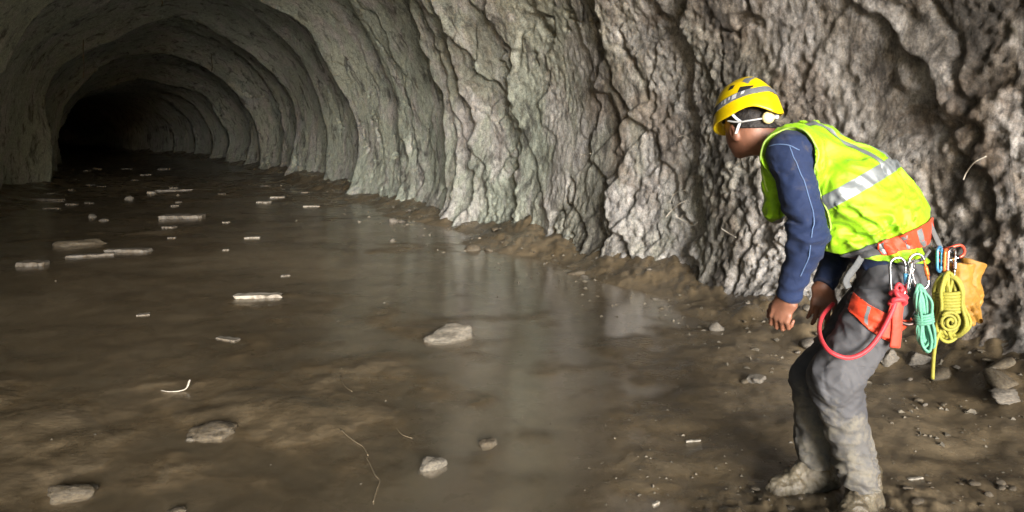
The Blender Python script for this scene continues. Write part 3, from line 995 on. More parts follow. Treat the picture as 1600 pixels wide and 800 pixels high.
# ---- vest
def spine_t(P):
    a = np.float32(pelvis); b = np.float32(upper)
    return ((P - a) @ (b - a)) / ((b - a) @ (b - a))
def vest_d(P):
    t = spine_t(P)
    fw = (P - np.float32(waist)) @ np.float32(FWD)
    g = 0.018 + 0.016 * sstep(0.15, 0.5, t) * sstep(1.1, 0.7, t)
    d = torso_d(P, 0.0) - g
    # loose back and side, hanging front panel
    d = smin(d, chain(P, [at(1392, 332, 2.85), at(1352, 290, 2.90)], [0.120, 0.128], 0.02, LFT, 1.30), 0.05)
    d = smin(d, chain(P, [at(1335, 372, 2.83), at(1310, 340, 2.84)], [0.098, 0.100], 0.02, LFT, 1.5), 0.06)
    d = smin(d, chain(P, [at(1215, 318, 2.94), at(1222, 262, 2.93)], [0.060, 0.055], 0.02, LFT, 2.3), 0.05)
    d = smin(d, cone(P, shL + 0.03 * unit(upper - shL), shR, 0.080, 0.080), 0.05)
    # cinched under the harness belt
    nb = np.float32(unit(np.array([0.30, -0.05, 0.95])))
    bt = (P - np.float32(at(1398, 382, 2.72))) @ nb
    d = d + 0.020 * np.exp(-(bt / 0.045) ** 2)
    near_ = np.abs(d) < 0.035
    Q = P[near_]
    u = np.stack([Q @ np.float32(unit(upper - pelvis)), Q @ np.float32(LFT), Q @ np.float32(unit(np.cross(LFT, upper - pelvis)))], -1)
    fold = 0.013 * ridge(u * np.float32([6, 9, 9]) + 1.2 * noise(Q * 4)[..., None] + 3, 2) + 0.006 * noise(u * np.float32([5, 11, 11]) + 7)
    low = np.exp(-((Q - np.float32(at(1340, 365, 2.72))) ** 2).sum(-1) / 0.02)
    fold = fold + low * 0.014 * ridge(u * np.float32([16, 8, 8]) + noise(Q * 7)[..., None], 2)
    d[near_] -= fold
    # lower hem
    hem = (P - np.float32(at(1380, 404, 2.72))) @ np.float32(unit(np.array([0.10, 0.0, 1.0])))
    d = np.maximum(d, -hem)
    # neck opening
    d = np.maximum(d, -(cone(P, at(1246, 232, 2.945), at(1176, 170, 2.99), 0.088, 0.13)))
    # armholes: a wide slot running outward from each shoulder
    for sh, el, sg in ((shL, elL, 1), (shR, elR, -1)):
        o = np.float32(LFT) * sg
        dn = np.asarray(el) - sh
        a0 = np.asarray(sh) + 0.010 * UPV + 0.006 * FWD
        a1 = np.asarray(sh) + 0.62 * dn + 0.03 * FWD
        a2 = np.asarray(el) - 0.02 * FWD
        hole = np.minimum(cone(P, a0 + 0.05 * LFT * sg, a1 + 0.08 * LFT * sg, 0.098, 0.092, o, 1.0),
                          cone(P, a1 + 0.08 * LFT * sg, a2 + 0.10 * LFT * sg, 0.092, 0.080, o, 1.0))
        d = np.maximum(d, -hole)
    return d
vest, VV, VF = implicit('vest', V3(.84, 2.52, .86), V3(1.78, 3.30, 1.46), 0.0055, vest_d, LIME, person, 0)
# reflective bands on the vest
tt = spine_t(VV.astype(np.float32))
side = (VV - pelvis) @ LFT
band_mid = unit(upper - pelvis)
bandpos = (VV - at(1335, 290, 2.78)) @ band_mid
patch('reflective_band', VV, VF, [0.026 - bandpos, bandpos + 0.026], 0.0016, 0.0, TAPE, vest)
dors = (VV - waist) @ unit(np.cross(LFT, band_mid))
if unit(np.cross(LFT, band_mid)) @ FWD > 0: dors = -dors
backdir = unit(np.cross(LFT, band_mid)); backdir = backdir if backdir @ FWD < 0 else -backdir
dors = (VV - chest) @ backdir
for sg in (1, -1):
    off_ = sg * side
    patch('reflective_band', VV, VF, [bandpos - 0.027, off_ - 0.062, 0.106 - off_, dors - 0.02], 0.0016, 0.0, TAPE, vest)

# ---- trousers
def leg_d(P, hip, kn, an, ra, rk, ran):
    return chain(P, [hip, kn, an], [ra, rk, ran], 0.05)
def trousers_d(P):
    d = chain(P, [pelvis - 0.02 * UPV, waist - 0.02 * UPV], [0.116, 0.112], 0.02, LFT, 1.30)
    L = leg_d(P, hipL, kneeL, ankL + 0.0 * UPV, 0.098, 0.078, 0.059)
    R = leg_d(P, hipR, kneeR, ankR, 0.096, 0.076, 0.059)
    near_ = np.minimum(np.abs(L), np.abs(R)) < 0.04
    Q = P[near_]
    ax = np.float32(unit(kneeL - hipL))
    f = 0.0075 * ridge(Q * np.float32([8, 8, 12]) + 1.3 * noise(Q * 4)[..., None] + 5, 2) - 0.004 * sstep(0.12, 0.0, np.abs(noise(Q * np.float32([5, 5, 8]) + 0.9 * noise(Q * 5 + 3)[..., None] + 31)))
    kn = np.exp(-((Q - np.float32(kneeL + V3(.03, 0, .0))) ** 2).sum(-1) / 0.016)
    f = f + kn * 0.008 * ridge(Q * np.float32([6, 6, 17]) + Q[..., :1] * np.float32([0, 0, 9]) + 0.8 * noise(Q * 6)[..., None], 2)
    lowz = sstep(0.42, 0.16, Q[..., 2])
    f = f + lowz * 0.009 * ridge(Q * np.float32([5, 5, 19]) + 1.1 * noise(Q * 6)[..., None] + 11, 2)
    # straight run of cloth down the front of the shin
    L[near_] -= f; R[near_] -= f
    d = smin(d, L, 0.05); d = smin(d, R, 0.02)
    hem = (P[..., 2] - 0.105) + 0.018 * noise(P * 12)
    d = np.maximum(d, -hem)
    return d
trousers, TV, TF = implicit('trousers', V3(.98, 2.48, .06), V3(1.76, 3.14, 1.02), 0.0050, trousers_d, TROUSER, person, 0)

# ---- boots
def boot(ank, toe_dir, parent, toe_len=0.165):
    t = unit(toe_dir); sd = np.cross(UPV, t)
    z0 = -0.012
    a = np.array([ank[0], ank[1], 0.0])
    heel = a - 0.062 * t + (z0 + 0.040) * UPV; ball_ = a + 0.095 * t + (z0 + 0.040) * UPV; toe = a + toe_len * t + (z0 + 0.036) * UPV
    def fn(P):
        d = chain(P, [heel, a + 0.03 * t + (z0 + 0.045) * UPV, ball_, toe], [0.041, 0.040, 0.044, 0.036], 0.02, sd, 1.12)
        d = smin(d, chain(P, [a - 0.02 * t + 0.06 * UPV, a - 0.012 * t + 0.155 * UPV], [0.050, 0.052], 0.02), 0.045)
        d = smin(d, cone(P, a + 0.01 * t + 0.10 * UPV, a + 0.085 * t + 0.055 * UPV, 0.040, 0.036), 0.03)
        near_ = np.abs(d) < 0.03
        d[near_] -= 0.007 * fbm(P[near_] * 22, 3) + 0.004 * ridge(P[near_] * 30, 2)
        return np.maximum(d, -(P[..., 2] - z0))
    lo = np.minimum(heel, toe) - 0.1; hi = np.maximum(heel, toe) + 0.1; lo[2] = -0.03; hi[2] = 0.23
    o, V, F = implicit('boot', lo, hi, 0.0048, fn, BOOT, parent)
    sole_z = z0 + 0.024
    # thick sole, a little wider than the upper
    ring = []
    for k in range(28):
        an = 2 * math.pi * k / 28
        along = 0.5 * (toe_len + 0.062 + 0.085) * math.cos(an); w = 0.050 * math.sin(an) * (1 + 0.10 * math.cos(an))
        ring.append(a + (0.5 * (toe_len - 0.062) + along) * t + math.copysign(abs(w) ** 0.92 * 0.05 ** 0.08, w) * sd)
    Vs = [p + (z0 - 0.014) * UPV for p in ring] + [p + (sole_z) * UPV for p in ring]
    Fs = [(k, (k + 1) % 28, 28 + (k + 1) % 28, 28 + k) for k in range(28)] + [tuple(range(28))[::-1], tuple(range(28, 56))]
    mesh_poly('sole', Vs, Fs, BOOT, o, smooth=False)
    return o
boot(ankL + V3(0.012, 0, 0), (-0.60, -0.58, 0), person)
boot(ankR + V3(-0.008, 0.0, 0), (-0.90, -0.22, 0), person)

# ------------------------------------------------------------------ vest piping, harness, helmet
def plane_f(V, A, B, depth, side_dir=None):
    a, b = at(*A, depth), at(*B, depth)
    n = np.cross(b - a, LFT if side_dir is None else side_dir)
    n = unit(n); n = n if n[2] > 0 else -n
    return (V - a) @ n
def cross_f(V, A, B, depth):
    """positive to the right of the photo line A-B"""
    a, b = at(*A, depth), at(*B, depth)
    n = unit(np.cross(b - a, LFT)); n = n if n[0] > 0 else -n
    return (V - a) @ n

trim_on('piping', VV, [(1197, 300), (1188, 272), (1187, 246), (1196, 222), (1212, 206), (1236, 200), (1258, 208), (1276, 226), (1280, 246), (1270, 268), (1276, 296), (1288, 326), (1294, 356), (1290, 388)], 0.0042, LIME_PALE, vest, 0.001)
# waist belt of the harness
belt_up = plane_f(VV, (1340, 388), (1456, 344), 2.70); belt_lo = plane_f(VV, (1340, 400), (1460, 380), 2.70)
belt = patch('waist_belt', VV, VF, [-belt_up, belt_lo, cross_f(VV, (1378, 400), (1370, 370), 2.70)], 0.003, 0.009, ORANGE, person)
patch('waist_belt', VV, VF, [-belt_up, belt_lo, -cross_f(VV, (1378, 400), (1370, 370), 2.70) + 0.001], 0.002, 0.007, DARKWEB, person)
for x0, x1 in ((1374, 1384), (1414, 1419), (1436, 1442)):
    patch('reflective_stripe', VV, VF, [-belt_up - 0.004, belt_lo - 0.004, cross_f(VV, (x0 + 6, 400), (x0 - 6, 360), 2.70), -cross_f(VV, (x1 + 6, 400), (x1 - 6, 360), 2.70), (VV - pelvis) @ LFT], 0.0125, 0.0, TAPE, belt)
# near leg loop
thigh_side = (TV - (0.5 * (hipL + kneeL))) @ LFT
inleg = 0.135 - np.linalg.norm(np.cross(TV - hipL, unit(kneeL - hipL)), axis=1)
ll_up = plane_f(TV, (1334, 464), (1402, 492), 2.66); ll_lo = plane_f(TV, (1314, 482), (1404, 540), 2.66)
loop = patch('leg_loop', TV, TF, [-ll_up, ll_lo, inleg, cross_f(TV, (1322, 500), (1336, 460), 2.66)], 0.003, 0.007, ORANGE, person)
patch('leg_loop', TV, TF, [-ll_up - 0.006, ll_lo - 0.010, inleg, -cross_f(TV, (1322, 500), (1336, 460), 2.66) + 0.001, thigh_side + 0.02], 0.002, 0.005, DARKWEB, person)
patch('reflective_stripe', TV, TF, [-ll_up - 0.004, ll_lo - 0.006, inleg, cross_f(TV, (1349, 512), (1357, 470), 2.66), -cross_f(TV, (1355, 512), (1363, 470), 2.66), thigh_side], 0.0105, 0.0, TAPE, loop)
tube('strap', [at(1346, 402, 2.655), at(1338, 415, 2.645), at(1328, 428, 2.64), at(1322, 440, 2.635), at(1326, 450, 2.63)], 0.013, GREYWEB, person, 8, flat=0.28, up=(0, 1, 0))
tube('gear_loop', [at(1398, 405, 2.66), at(1408, 412, 2.625), at(1425, 410, 2.615), at(1442, 404, 2.625), at(1452, 392, 2.66)], 0.006, GREYWEB, person, 8)
tube('gear_loop', [at(1456, 385, 2.72), at(1468, 391, 2.715), at(1482, 393, 2.73), at(1492, 392, 2.77), at(1470, 384, 2.86)], 0.006, DARKWEB, person, 8)
tube('strap', [at(1452, 348, 2.735), at(1460, 366, 2.72), at(1470, 388, 2.715)], 0.010, GREYWEB, person, 8, flat=0.3, up=(0, 1, 0))

# ---- helmet
hel_c = at(1168, 187, 3.00)
A_, B_, H_ = 0.150, 0.124, 0.172
nphi, npsi = 96, 40
HV = []
for i in range(npsi + 1):
    for k in range(nphi):
        ph = 2 * math.pi * k / nphi
        rim = 0.035 * math.cos(ph) ** 2 * (1 if math.cos(ph) > 0 else 0.55) - 0.046 * max(0, math.cos(ph - math.radians(146))) ** 5 - 0.020 * max(0, math.cos(ph + math.radians(140))) ** 6
        psi = (i / npsi) * math.pi / 2
        c, s = math.cos(psi), math.sin(psi)
        sx = math.copysign(abs(s) ** 0.90, s)
        z = H_ * (c ** 0.92)
        w = (i / npsi) ** 3
        # central ridge and side grooves of the moulded shell
        lat = sx * math.sin(ph); lon = sx * math.cos(ph)
        ridge_ = 0.0055 * math.exp(-(lat / 0.20) ** 2) - 0.004 * math.exp(-((abs(lat) - 0.36) / 0.06) ** 2) * (1 - w)
        k2 = 1 + ridge_ / 0.14
        flare = 1 + 0.035 * max(0, i / npsi - 0.86) / 0.14
        p = hel_c + hF * A_ * lon * k2 * flare + HL * B_ * lat * k2 * flare + hU * (z * k2 - rim * w - 0.004)
        HV.append(p)
HV = np.array(HV); HFc = grid_faces(npsi + 1, nphi, True)
helmet = mesh_np('helmet', HV, HFc, HELMET, person)
md = helmet.modifiers.new('thickness', 'SOLIDIFY'); md.thickness = 0.006; md.offset = -1
nv_ = vnormals(HV, HFc)
if ((HV - hel_c) * nv_).sum() < 0:
    helmet.data.flip_normals(); HFc = HFc[:, ::-1]
hrel = HV - hel_c
hz = hrel @ hU; hx = hrel @ hF; hy = hrel @ HL
sl = hz - 0.062 + 0.26 * hx            # the lamp strap climbs to the back
front_ = hx - 0.035
patch('headlamp_strap', HV, HFc, [0.013 - sl, sl + 0.013, front_], 0.0015, 0.002, BLACKPL, helmet)
pale_strap = patch('headlamp_strap', HV, HFc, [0.013 - sl, sl + 0.013, -front_ + 0.0005], 0.0015, 0.002, GREYWEB, helmet)
for k, (a0, a1) in enumerate(((-0.006, 0.002), (-0.026, -0.014), (-0.044, -0.036), (-0.070, -0.052), (-0.095, -0.085))):
    patch('strap_mark', HV, HFc, [0.010 - sl, sl + (0.008 if k % 2 else 0.002), hx - a0, a1 - hx, hy], 0.0042, 0.0, WHITEPL, helmet)
# dark vents and rear clip
for (u0, u1, z0, z1) in ((-0.040, -0.018, 0.118, 0.134), (0.055, 0.080, 0.095, 0.103), (-0.105, -0.070, 0.098, 0.118)):
    patch('vent', HV, HFc, [hx - u0, u1 - hx, hz - z0 + 0.2 * (hx - u0), z1 - hz, hy - 0.02], 0.001, 0.0, BLACKPL, helmet)
patch('vent', HV, HFc, [hx + 0.082, -0.05 - hx, hz - 0.100, 0.160 - hz, hy - 0.005, 0.05 - hy], 0.001, 0.0, TAPE, helmet)
lamp_c = hel_c + hF * (A_ + 0.012) + hU * 0.030
V_, F_ = box_geo(lamp_c, hF * 0.018, HL * 0.032, hU * 0.020, 0.3)
mesh_poly('headlamp', V_, F_, BLACKPL, helmet)
# cradle and adjusting wheel at the back of the head
wc = at(1200, 184, 2.885)
wdir = unit(-HF + 0.45 * HL)
ring1 = []
prof = [(0.0, 0.012), (0.016, 0.012), (0.0215, 0.009), (0.0235, 0.004), (0.0235, -0.006), (0.020, -0.010), (0.0, -0.010)]
wa = unit(np.cross(wdir, UPV)); wb = unit(np.cross(wa, wdir))
WVv, WFf = [], []
for (rr_, zz_) in prof:
    for k in range(24):
        an = 2 * math.pi * k / 24; kn_ = 1 + 0.04 * (k % 2)
        WVv.append(wc + wdir * zz_ + rr_ * kn_ * (math.cos(an) * wa + math.sin(an) * wb))
WFf = grid_faces(len(prof), 24, True)
mesh_np('adjusting_wheel', WVv, WFf, CREAMPL, helmet, smooth=False)
def head_surf(ph, z, lift=0.012):
    return hc + HF * math.cos(ph) * (0.098 + lift) + HL * math.sin(ph) * (0.076 + lift) + UPV * z
tube('cradle', [head_surf(math.radians(a), z, 0.014) for a, z in ((88, 0.012), (105, 0.008), (120, 0.008), (135, 0.012), (150, 0.016), (165, 0.02))], 0.012, WHITEPL, helmet, 8, flat=0.35, up=(0, 0, 1))
tube('cradle', [at(1198, 178, 2.925), at(1207, 181, 2.93), at(1216, 183, 2.95)], 0.010, WHITEPL, helmet, 8, flat=0.4, up=(0, 1, 0))
tube('chin_strap', [head_surf(math.radians(118), 0.010), head_surf(math.radians(112), -0.015), head_surf(math.radians(106), -0.040, 0.010)], 0.006, WHITEPL, helmet, 8, flat=0.35, up=(0, 1, 0))
tube('chin_strap', [head_surf(math.radians(118), 0.010), head_surf(math.radians(108), 0.022), head_surf(math.radians(100), 0.04, 0.02)], 0.006, WHITEPL, helmet, 8, flat=0.35, up=(0, 1, 0))

# ------------------------------------------------------------------ kit hanging from the harness (each a thing of its own)
def carabiner(c, length, width, tilt, mat, label, gate_mat=None, yaw=0.0, rad=0.0052, sleeve=None):
    root = empty('carabiner', tuple(c))
    up = np.array([math.sin(tilt), 0, math.cos(tilt)]); sd = unit(np.array([math.cos(yaw) * math.cos(tilt), math.sin(yaw), -math.sin(tilt)]))
    L, W = length / 2, width / 2
    def p(u, v): return up * u * L + sd * v * W
    frame = [p(.55, .92), p(.86, .70), p(1, .15), p(.93, -.55), p(.68, -.95), p(0, -1.0), p(-.68, -.95), p(-.93, -.55), p(-1, .05), p(-.86, .55), p(-.60, .80)]
    tube('frame', frame, rad, mat, root, 10, False, 5)
    gm = gate_mat or mat
    tube('gate', [p(.56, .90), p(0, .86), p(-.60, .80)], rad * 0.8, gm, root, 8, False, 4)
    if sleeve:
        tube('lock_sleeve', [p(.18, .87), p(-.36, .83)], rad * 1.45, sleeve, root, 10, False, 4)
    tag(root, label, 'carabiner', 'carabiners on the harness')
    return root
carabiner(at(1404, 433, 2.600), 0.138, 0.058, -0.05, STEEL, 'steel carabiner with blue sleeve holding the red sling knot', sleeve=BLUE_ALLOY)
carabiner(at(1423, 432, 2.605), 0.118, 0.050, 0.18, STEEL, 'plain steel carabiner between the blue sleeved one and the orange gated one', yaw=0.9)
carabiner(at(1437, 424, 2.598), 0.125, 0.056, -0.26, STEEL, 'tilted steel carabiner with orange gate carrying the mint green cord', gate_mat=ORANGE_ALLOY, sleeve=ORANGE_ALLOY)
carabiner(at(1468, 405, 2.700), 0.090, 0.042, 0.0, BLUE_ALLOY, 'blue carabiner clipped behind the hip above the yellow rope', yaw=0.7)
carabiner(at(1477, 408, 2.715), 0.086, 0.036, 0.05, ORANGE_ALLOY, 'orange carabiner clipped beside the blue one behind the hip', yaw=0.9)
carabiner(at(1487, 413, 2.715), 0.120, 0.048, 0.03, STEEL, 'steel carabiner joining harness and olive yellow rope', yaw=0.5, sleeve=STEEL)
carabiner(at(1486, 397, 2.745), 0.105, 0.052, 1.25, RED_ALLOY, 'red carabiner lying sideways above the ochre gloves', yaw=0.2, gate_mat=STEEL)
carabiner(at(1421, 486, 2.612), 0.095, 0.074, 0.2, BROWN_ALLOY, 'dark bronze carabiner hanging low beside the green cord', rad=0.0075, gate_mat=BROWN_ALLOY)

def skein(name, top, bottom, width, nloops, rad, mat, label, cat, wraps=6, wrap_at=(0.15, 0.35), seed=1, twist=0.6, tail=None):
    rg = random.Random(seed)
    top, bottom = np.asarray(top, float), np.asarray(bottom, float)
    ax = unit(bottom - top); sd = unit(np.cross(ax, [0, 1, 0])); fr = np.cross(ax, sd); L = np.linalg.norm(bottom - top)
    root = empty(name, tuple(top))
    for q in range(nloops):
        w = width / 2 * (0.45 + 0.65 * rg.random()); ph = rg.uniform(-1, 1) * 0.9; l0 = rg.uniform(-0.02, 0.05) * L; l1 = L * rg.uniform(0.86, 1.02)
        e = math.cos(ph) * sd + math.sin(ph) * fr; off = rg.uniform(-1, 1) * width * 0.16 * sd + rg.uniform(-1, 1) * width * 0.14 * fr
        pts = []
        for k in range(12):
            a = 2 * math.pi * k / 12
            u = 0.5 - 0.5 * math.cos(a); vv = math.sin(a)
            tw = twist * (u - 0.5)
            e2 = math.cos(tw) * e + math.sin(tw) * np.cross(ax, e)
            pinch = 0.45 + 0.55 * min(1, abs(u - (wrap_at[0] + wrap_at[1]) / 2) * 2.6)
            pts.append(ax * (l0 + u * (l1 - l0)) + e2 * vv * w * pinch + off * min(1, u * 3) + 0.004 * np.array([rg.uniform(-1, 1) for _ in range(3)]))
        tube('strand', pts, rad, mat, root, 7, True, 5)
    hp = []
    for k in range(wraps * 10 + 1):
        a = 2 * math.pi * k / 10
        u = wrap_at[0] + (wrap_at[1] - wrap_at[0]) * k / (wraps * 10)
        hp.append(ax * u * L + (math.cos(a) * sd + math.sin(a) * fr * 0.75) * width * 0.34)
    V, F = tube_geo(np.array(hp), rad * 1.05, 7)
    mesh_poly('wrapping', V, F, mat, root)
    if tail is not None:
        tube('tail', [np.asarray(t) - top for t in tail], rad, mat, root, 8)
    tag(root, label, cat)
    return root
skein('cord_bundle', at(1437, 448, 2.590), at(1451, 547, 2.600), 0.088, 11, 0.0050, GREEN_ROPE, 'mint green cord bundle hanging from the steel carabiner at the hip', 'cord', 4, (0.42, 0.58), 3, 1.4)
skein('rope_coil', at(1481, 428, 2.690), at(1486, 532, 2.690), 0.125, 17, 0.0066, YELLOW_ROPE, 'olive yellow rope coil with loose tail hanging behind the hip', 'rope', 7, (0.26, 0.58), 8, 0.5,
      tail=[at(1478, 500, 2.67), at(1464, 528, 2.665), at(1459, 556, 2.67), at(1457, 592, 2.67)])
# coiled end of the yellow rope
sp = []
for k in range(34):
    a = k / 33 * 2 * math.pi * 2.4; rr_ = 0.008 + 0.030 * k / 33
    sp.append(at(1484, 503, 2.640) - np.asarray(at(1481, 428, 2.690)) + np.array([math.cos(a) * rr_, -0.006 * math.sin(a * 0.5), math.sin(a) * rr_]))
V_, F_ = tube_geo(np.array(sp), 0.0064, 7)
mesh_poly('coiled_end', V_, F_, YELLOW_ROPE, [o for o in COL.objects if o.name == 'rope_coil'][0])

# red sling: knot, hanging tail, long drooping loop
k0 = at(1403, 464, 2.595)
sling = empty('red_sling', tuple(k0))
tag(sling, 'red knotted sling drooping in a loop across the near thigh', 'sling')
kn = []
for k in range(30):
    a = k / 29 * 2 * math.pi * 2.5
    kn.append(np.array([0.020 * math.cos(a) + 0.006 * math.sin(2.3 * a), 0.015 * math.sin(a), 0.024 - 0.052 * k / 29 + 0.008 * math.cos(1.7 * a)]))
V_, F_ = tube_geo(smooth_path(kn, 3), 0.0098, 8)
mesh_poly('knot', V_, F_, RED_ROPE, sling)
tube('drooping_loop', [p - k0 for p in (k0 + V3(-.01, 0, -.02), at(1392, 490, 2.590), at(1374, 524, 2.580), at(1352, 549, 2.575), at(1325, 559, 2.575), at(1298, 550, 2.590), at(1284, 532, 2.64), at(1280, 512, 2.72), at(1286, 492, 2.80), at(1302, 474, 2.86))], 0.0082, RED_ROPE, sling, 9)
tube('hanging_tail', [p - k0 for p in (k0 + V3(0.005, 0, -.01), at(1402, 492, 2.588), at(1401, 518, 2.588), at(1398, 543, 2.59))], 0.020, RED, sling, 8, flat=0.22, up=(0, 1, 0))
tube('hanging_tail', [p - k0 for p in (k0 + V3(-0.005, 0.004, -.01), at(1394, 490, 2.594), at(1386, 512, 2.594), at(1384, 528, 2.594))], 0.017, RED, sling, 8, flat=0.22, up=(0, 1, 0))
tube('knot_loop', [p - k0 for p in (k0 + V3(0, 0, .02), at(1400, 450, 2.598), at(1404, 444, 2.596), at(1410, 450, 2.598), k0 + V3(.008, 0, .02))], 0.007, RED_ROPE, sling, 8)

# leather work gloves, folded over and hung by their cuffs
g0 = at(1505, 415, 2.760)
gloves = empty('work_gloves', tuple(g0))
tag(gloves, 'pair of ochre leather work gloves hanging behind the yellow rope', 'gloves')
def glove(dx, dy, lean, name):
    o = np.array([dx, dy, 0.0])
    up = unit(np.array([math.sin(lean), 0.10, math.cos(lean)])); sd = unit(np.cross([0, 1, 0.1], up)); nn = np.cross(sd, up)
    def fn(P):
        d = cone(P, o - 0.085 * up, o - 0.128 * up, 0.0200, 0.0195, sd, 2.05)              # palm
        d = smin(d, cone(P, o - 0.050 * up, o - 0.085 * up, 0.0165, 0.0190, sd, 1.75), 0.02)   # wrist
        d = smin(d, cone(P, o + 0.02 * up, o - 0.050 * up, 0.0300, 0.0170, sd, 1.65), 0.015)   # flared cuff
        d = np.maximum(d, (P - np.float32(o)) @ np.float32(up) - 0.010)
        for k in range(4):
            b = o - 0.132 * up + (k - 1.5) * 0.0215 * sd
            f = chain(P, [b, b - (0.036 + 0.006 * (k in (1, 2))) * up + (0.008 + 0.004 * k) * nn + (k - 1.5) * 0.004 * sd, b - (0.058 + 0.010 * (k in (1, 2))) * up + (0.030 + 0.004 * k) * nn + (k - 1.2) * 0.003 * sd], [0.0112, 0.0108, 0.0092], 0.004)
            d = smin(d, f, 0.003)
        th = chain(P, [o - 0.085 * up + 0.034 * sd, o - 0.112 * up + 0.056 * sd - 0.01 * nn, o - 0.140 * up + 0.060 * sd - 0.012 * nn], [0.0145, 0.0130, 0.0105], 0.005)
        d = smin(d, th, 0.010)
        # hollow cuff
        d = np.maximum(d, -(cone(P, o + 0.05 * up, o - 0.045 * up, 0.0262, 0.010, sd, 1.70)))
        return d - 0.003 * ridge(P * np.float32([14, 14, 26]) + noise(P * 9)[..., None], 2)
    ob, _, _ = implicit(name, o - V3(.12, .07, .24), o + V3(.12, .07, .06), 0.0042, fn, GLOVE, gloves)
    return ob
glove(-0.016, -0.016, 0.05, 'glove')
glove(0.060, 0.030, 0.30, 'glove')
tube('hanging_strap', [V3(-.045, -.01, .03), V3(-.035, -.024, .004), V3(-.010, -.030, -.006), V3(.012, -.028, .010)], 0.008, GLOVE, gloves, 8, flat=0.3, up=(0, 0, 1))

# ------------------------------------------------------------------ stones, boards and scraps on the floor
def stone_material(name, col, wet=0.5):
    m, nt, b = material(name)
    v = coords(nt)
    n = noise_node(nt, v, 6, 6, 0.65)
    c = ramp(nt, n, [(0.32, tuple(x * 0.5 for x in col)), (0.5, col), (0.68, tuple(min(1, x * 1.5) for x in col))])
    c = mix(nt, 1.0, c, ramp(nt, noise_node(nt, v, 45, 5, 0.7), [(0.3, 0.7), (0.7, 1.25)]), 'MULTIPLY')
    nt.links.new(c, b.inputs['Base Color'])
    nt.links.new(ramp(nt, noise_node(nt, v, 5, 4), [(0.4, wet), (0.6, 0.85)]), b.inputs['Roughness'])
    bump(nt, b, noise_node(nt, v, 50, 8, 0.72), 0.6, 0.012)
    return m
STONE_PALE = stone_material('pale_stone', (0.17, 0.15, 0.118))
GRIT = stone_material('pale_grit', (0.135, 0.116, 0.086))
STONE_GREY = stone_material('grey_stone', (0.165, 0.145, 0.118))
STONE_MUD = stone_material('mud_coated_stone', (0.115, 0.093, 0.063), 0.25)
CLOD = stone_material('mud_clod', (0.115, 0.092, 0.064), 0.25)

def wood_material(name, col):
    m, nt, b = material(name)
    v = coords(nt, (3, 30, 30))
    n = noise_node(nt, v, 2.0, 6, 0.65, 0.4)
    c = ramp(nt, n, [(0.32, tuple(x * 0.62 for x in col)), (0.6, col), (0.75, tuple(min(1, x * 1.15) for x in col))])
    c = mix(nt, ramp(nt, noise_node(nt, coords(nt), 9, 6, 0.75), [(0.42, 0.0), (0.60, 0.85)]), c, (0.13, 0.105, 0.075))
    nt.links.new(c, b.inputs['Base Color'])
    b.inputs['Roughness'].default_value = 0.6
    bump(nt, b, n, 0.4, 0.006)
    return m
WOOD_PALE = wood_material('weathered_pale_wood', (0.42, 0.385, 0.32))
WOOD_GREY = wood_material('weathered_grey_wood', (0.20, 0.18, 0.15))

def rock_mesh(name, seed, mat, sub=3, flat=0.75, facets=7):
    rg = np.random.RandomState(seed)
    bm = bmesh.new(); bmesh.ops.create_icosphere(bm, subdivisions=sub, radius=1.0)
    P = np.array([v.co[:] for v in bm.verts])
    for _ in range(facets):
        n = unit(rg.normal(size=3)); h = rg.uniform(0.45, 0.85)
        d = P @ n - h
        P = P - np.maximum(d, 0)[:, None] * n * 0.85
    P = P * (1 + 0.20 * fbm(P * 1.3 + seed * 3.7, 3)[:, None] + 0.07 * ridge(P * 3.2 + seed, 3)[:, None])
    P[:, 2] *= flat
    P /= np.abs(P).max(0) + 1e-6
    for v, p in zip(bm.verts, P): v.co = p
    me = bpy.data.meshes.new(name); bm.to_mesh(me); bm.free()
    me.polygons.foreach_set('use_smooth', [True] * len(me.polygons))
    me.materials.append(mat)
    return me

def ground_z(x, y):
    return float(floor_height(np.array([x]), np.array([y]))[0])

def stone(px, py, wpx, hpx, deep, label, mat, seed, rot=0.0, sub=4, name='stone', group=None, sink=0.25):
    """px,py: foot of the stone as seen; wpx,hpx: its visible width and height"""
    p = floor_at(px, py)
    d = p[1]
    me = rock_mesh(name, seed, mat, sub)
    o = bpy.data.objects.new(name, me)
    w = wpx / FPX * d / 2; h = hpx / FPX * d * (0.72 if hpx > 12 else 0.6)
    o.scale = (w, deep * w, h / (1 - sink) * 0.62)
    o.rotation_euler = (0, 0, rot)
    o.location = (p[0], d + deep * w * 0.5, max(-0.005, ground_z(p[0], d)) + h * 0.62 * 0.12)
    link(o)
    tag(o, label, 'stone', group)
    return o

big = stone(694, 532, 98, 34, 0.6, 'large pale rough stone alone in the shallow water mid floor', STONE_PALE, 3, 0.3)
stone(677, 733, 54, 26, 0.7, 'small pale tan stone in the mud near the bottom edge', STONE_PALE, 5, 0.6)
stone(332, 682, 92, 24, 0.75, 'flat mud coated stone rising from the water beside a tiny pale pebble', STONE_MUD, 8, 0.1)
stone(297, 688, 17, 9, 0.8, 'tiny pale pebble against the flat mud coated stone', STONE_PALE, 9, sub=3)
stone(112, 780, 96, 26, 0.7, 'broad dark grey stone in the lower left corner', STONE_MUD, 12)
stone(275, 803, 40, 12, 0.8, 'low stone cut by the bottom edge left of centre', STONE_MUD, 14)
stone(764, 697, 34, 15, 0.8, 'small dark stone above and right of the tan stone', STONE_MUD, 17)
stone(1186, 604, 36, 16, 0.8, 'pale stone on the mud to the left of the trousers', STONE_GREY, 21)
stone(1168, 602, 22, 8, 0.8, 'low wet stone touching the pale stone left of the trousers', STONE_MUD, 23, sub=3)
stone(1583, 652, 60, 20, 0.8, 'low pale rock at the right edge below the wall', STONE_GREY, 25)
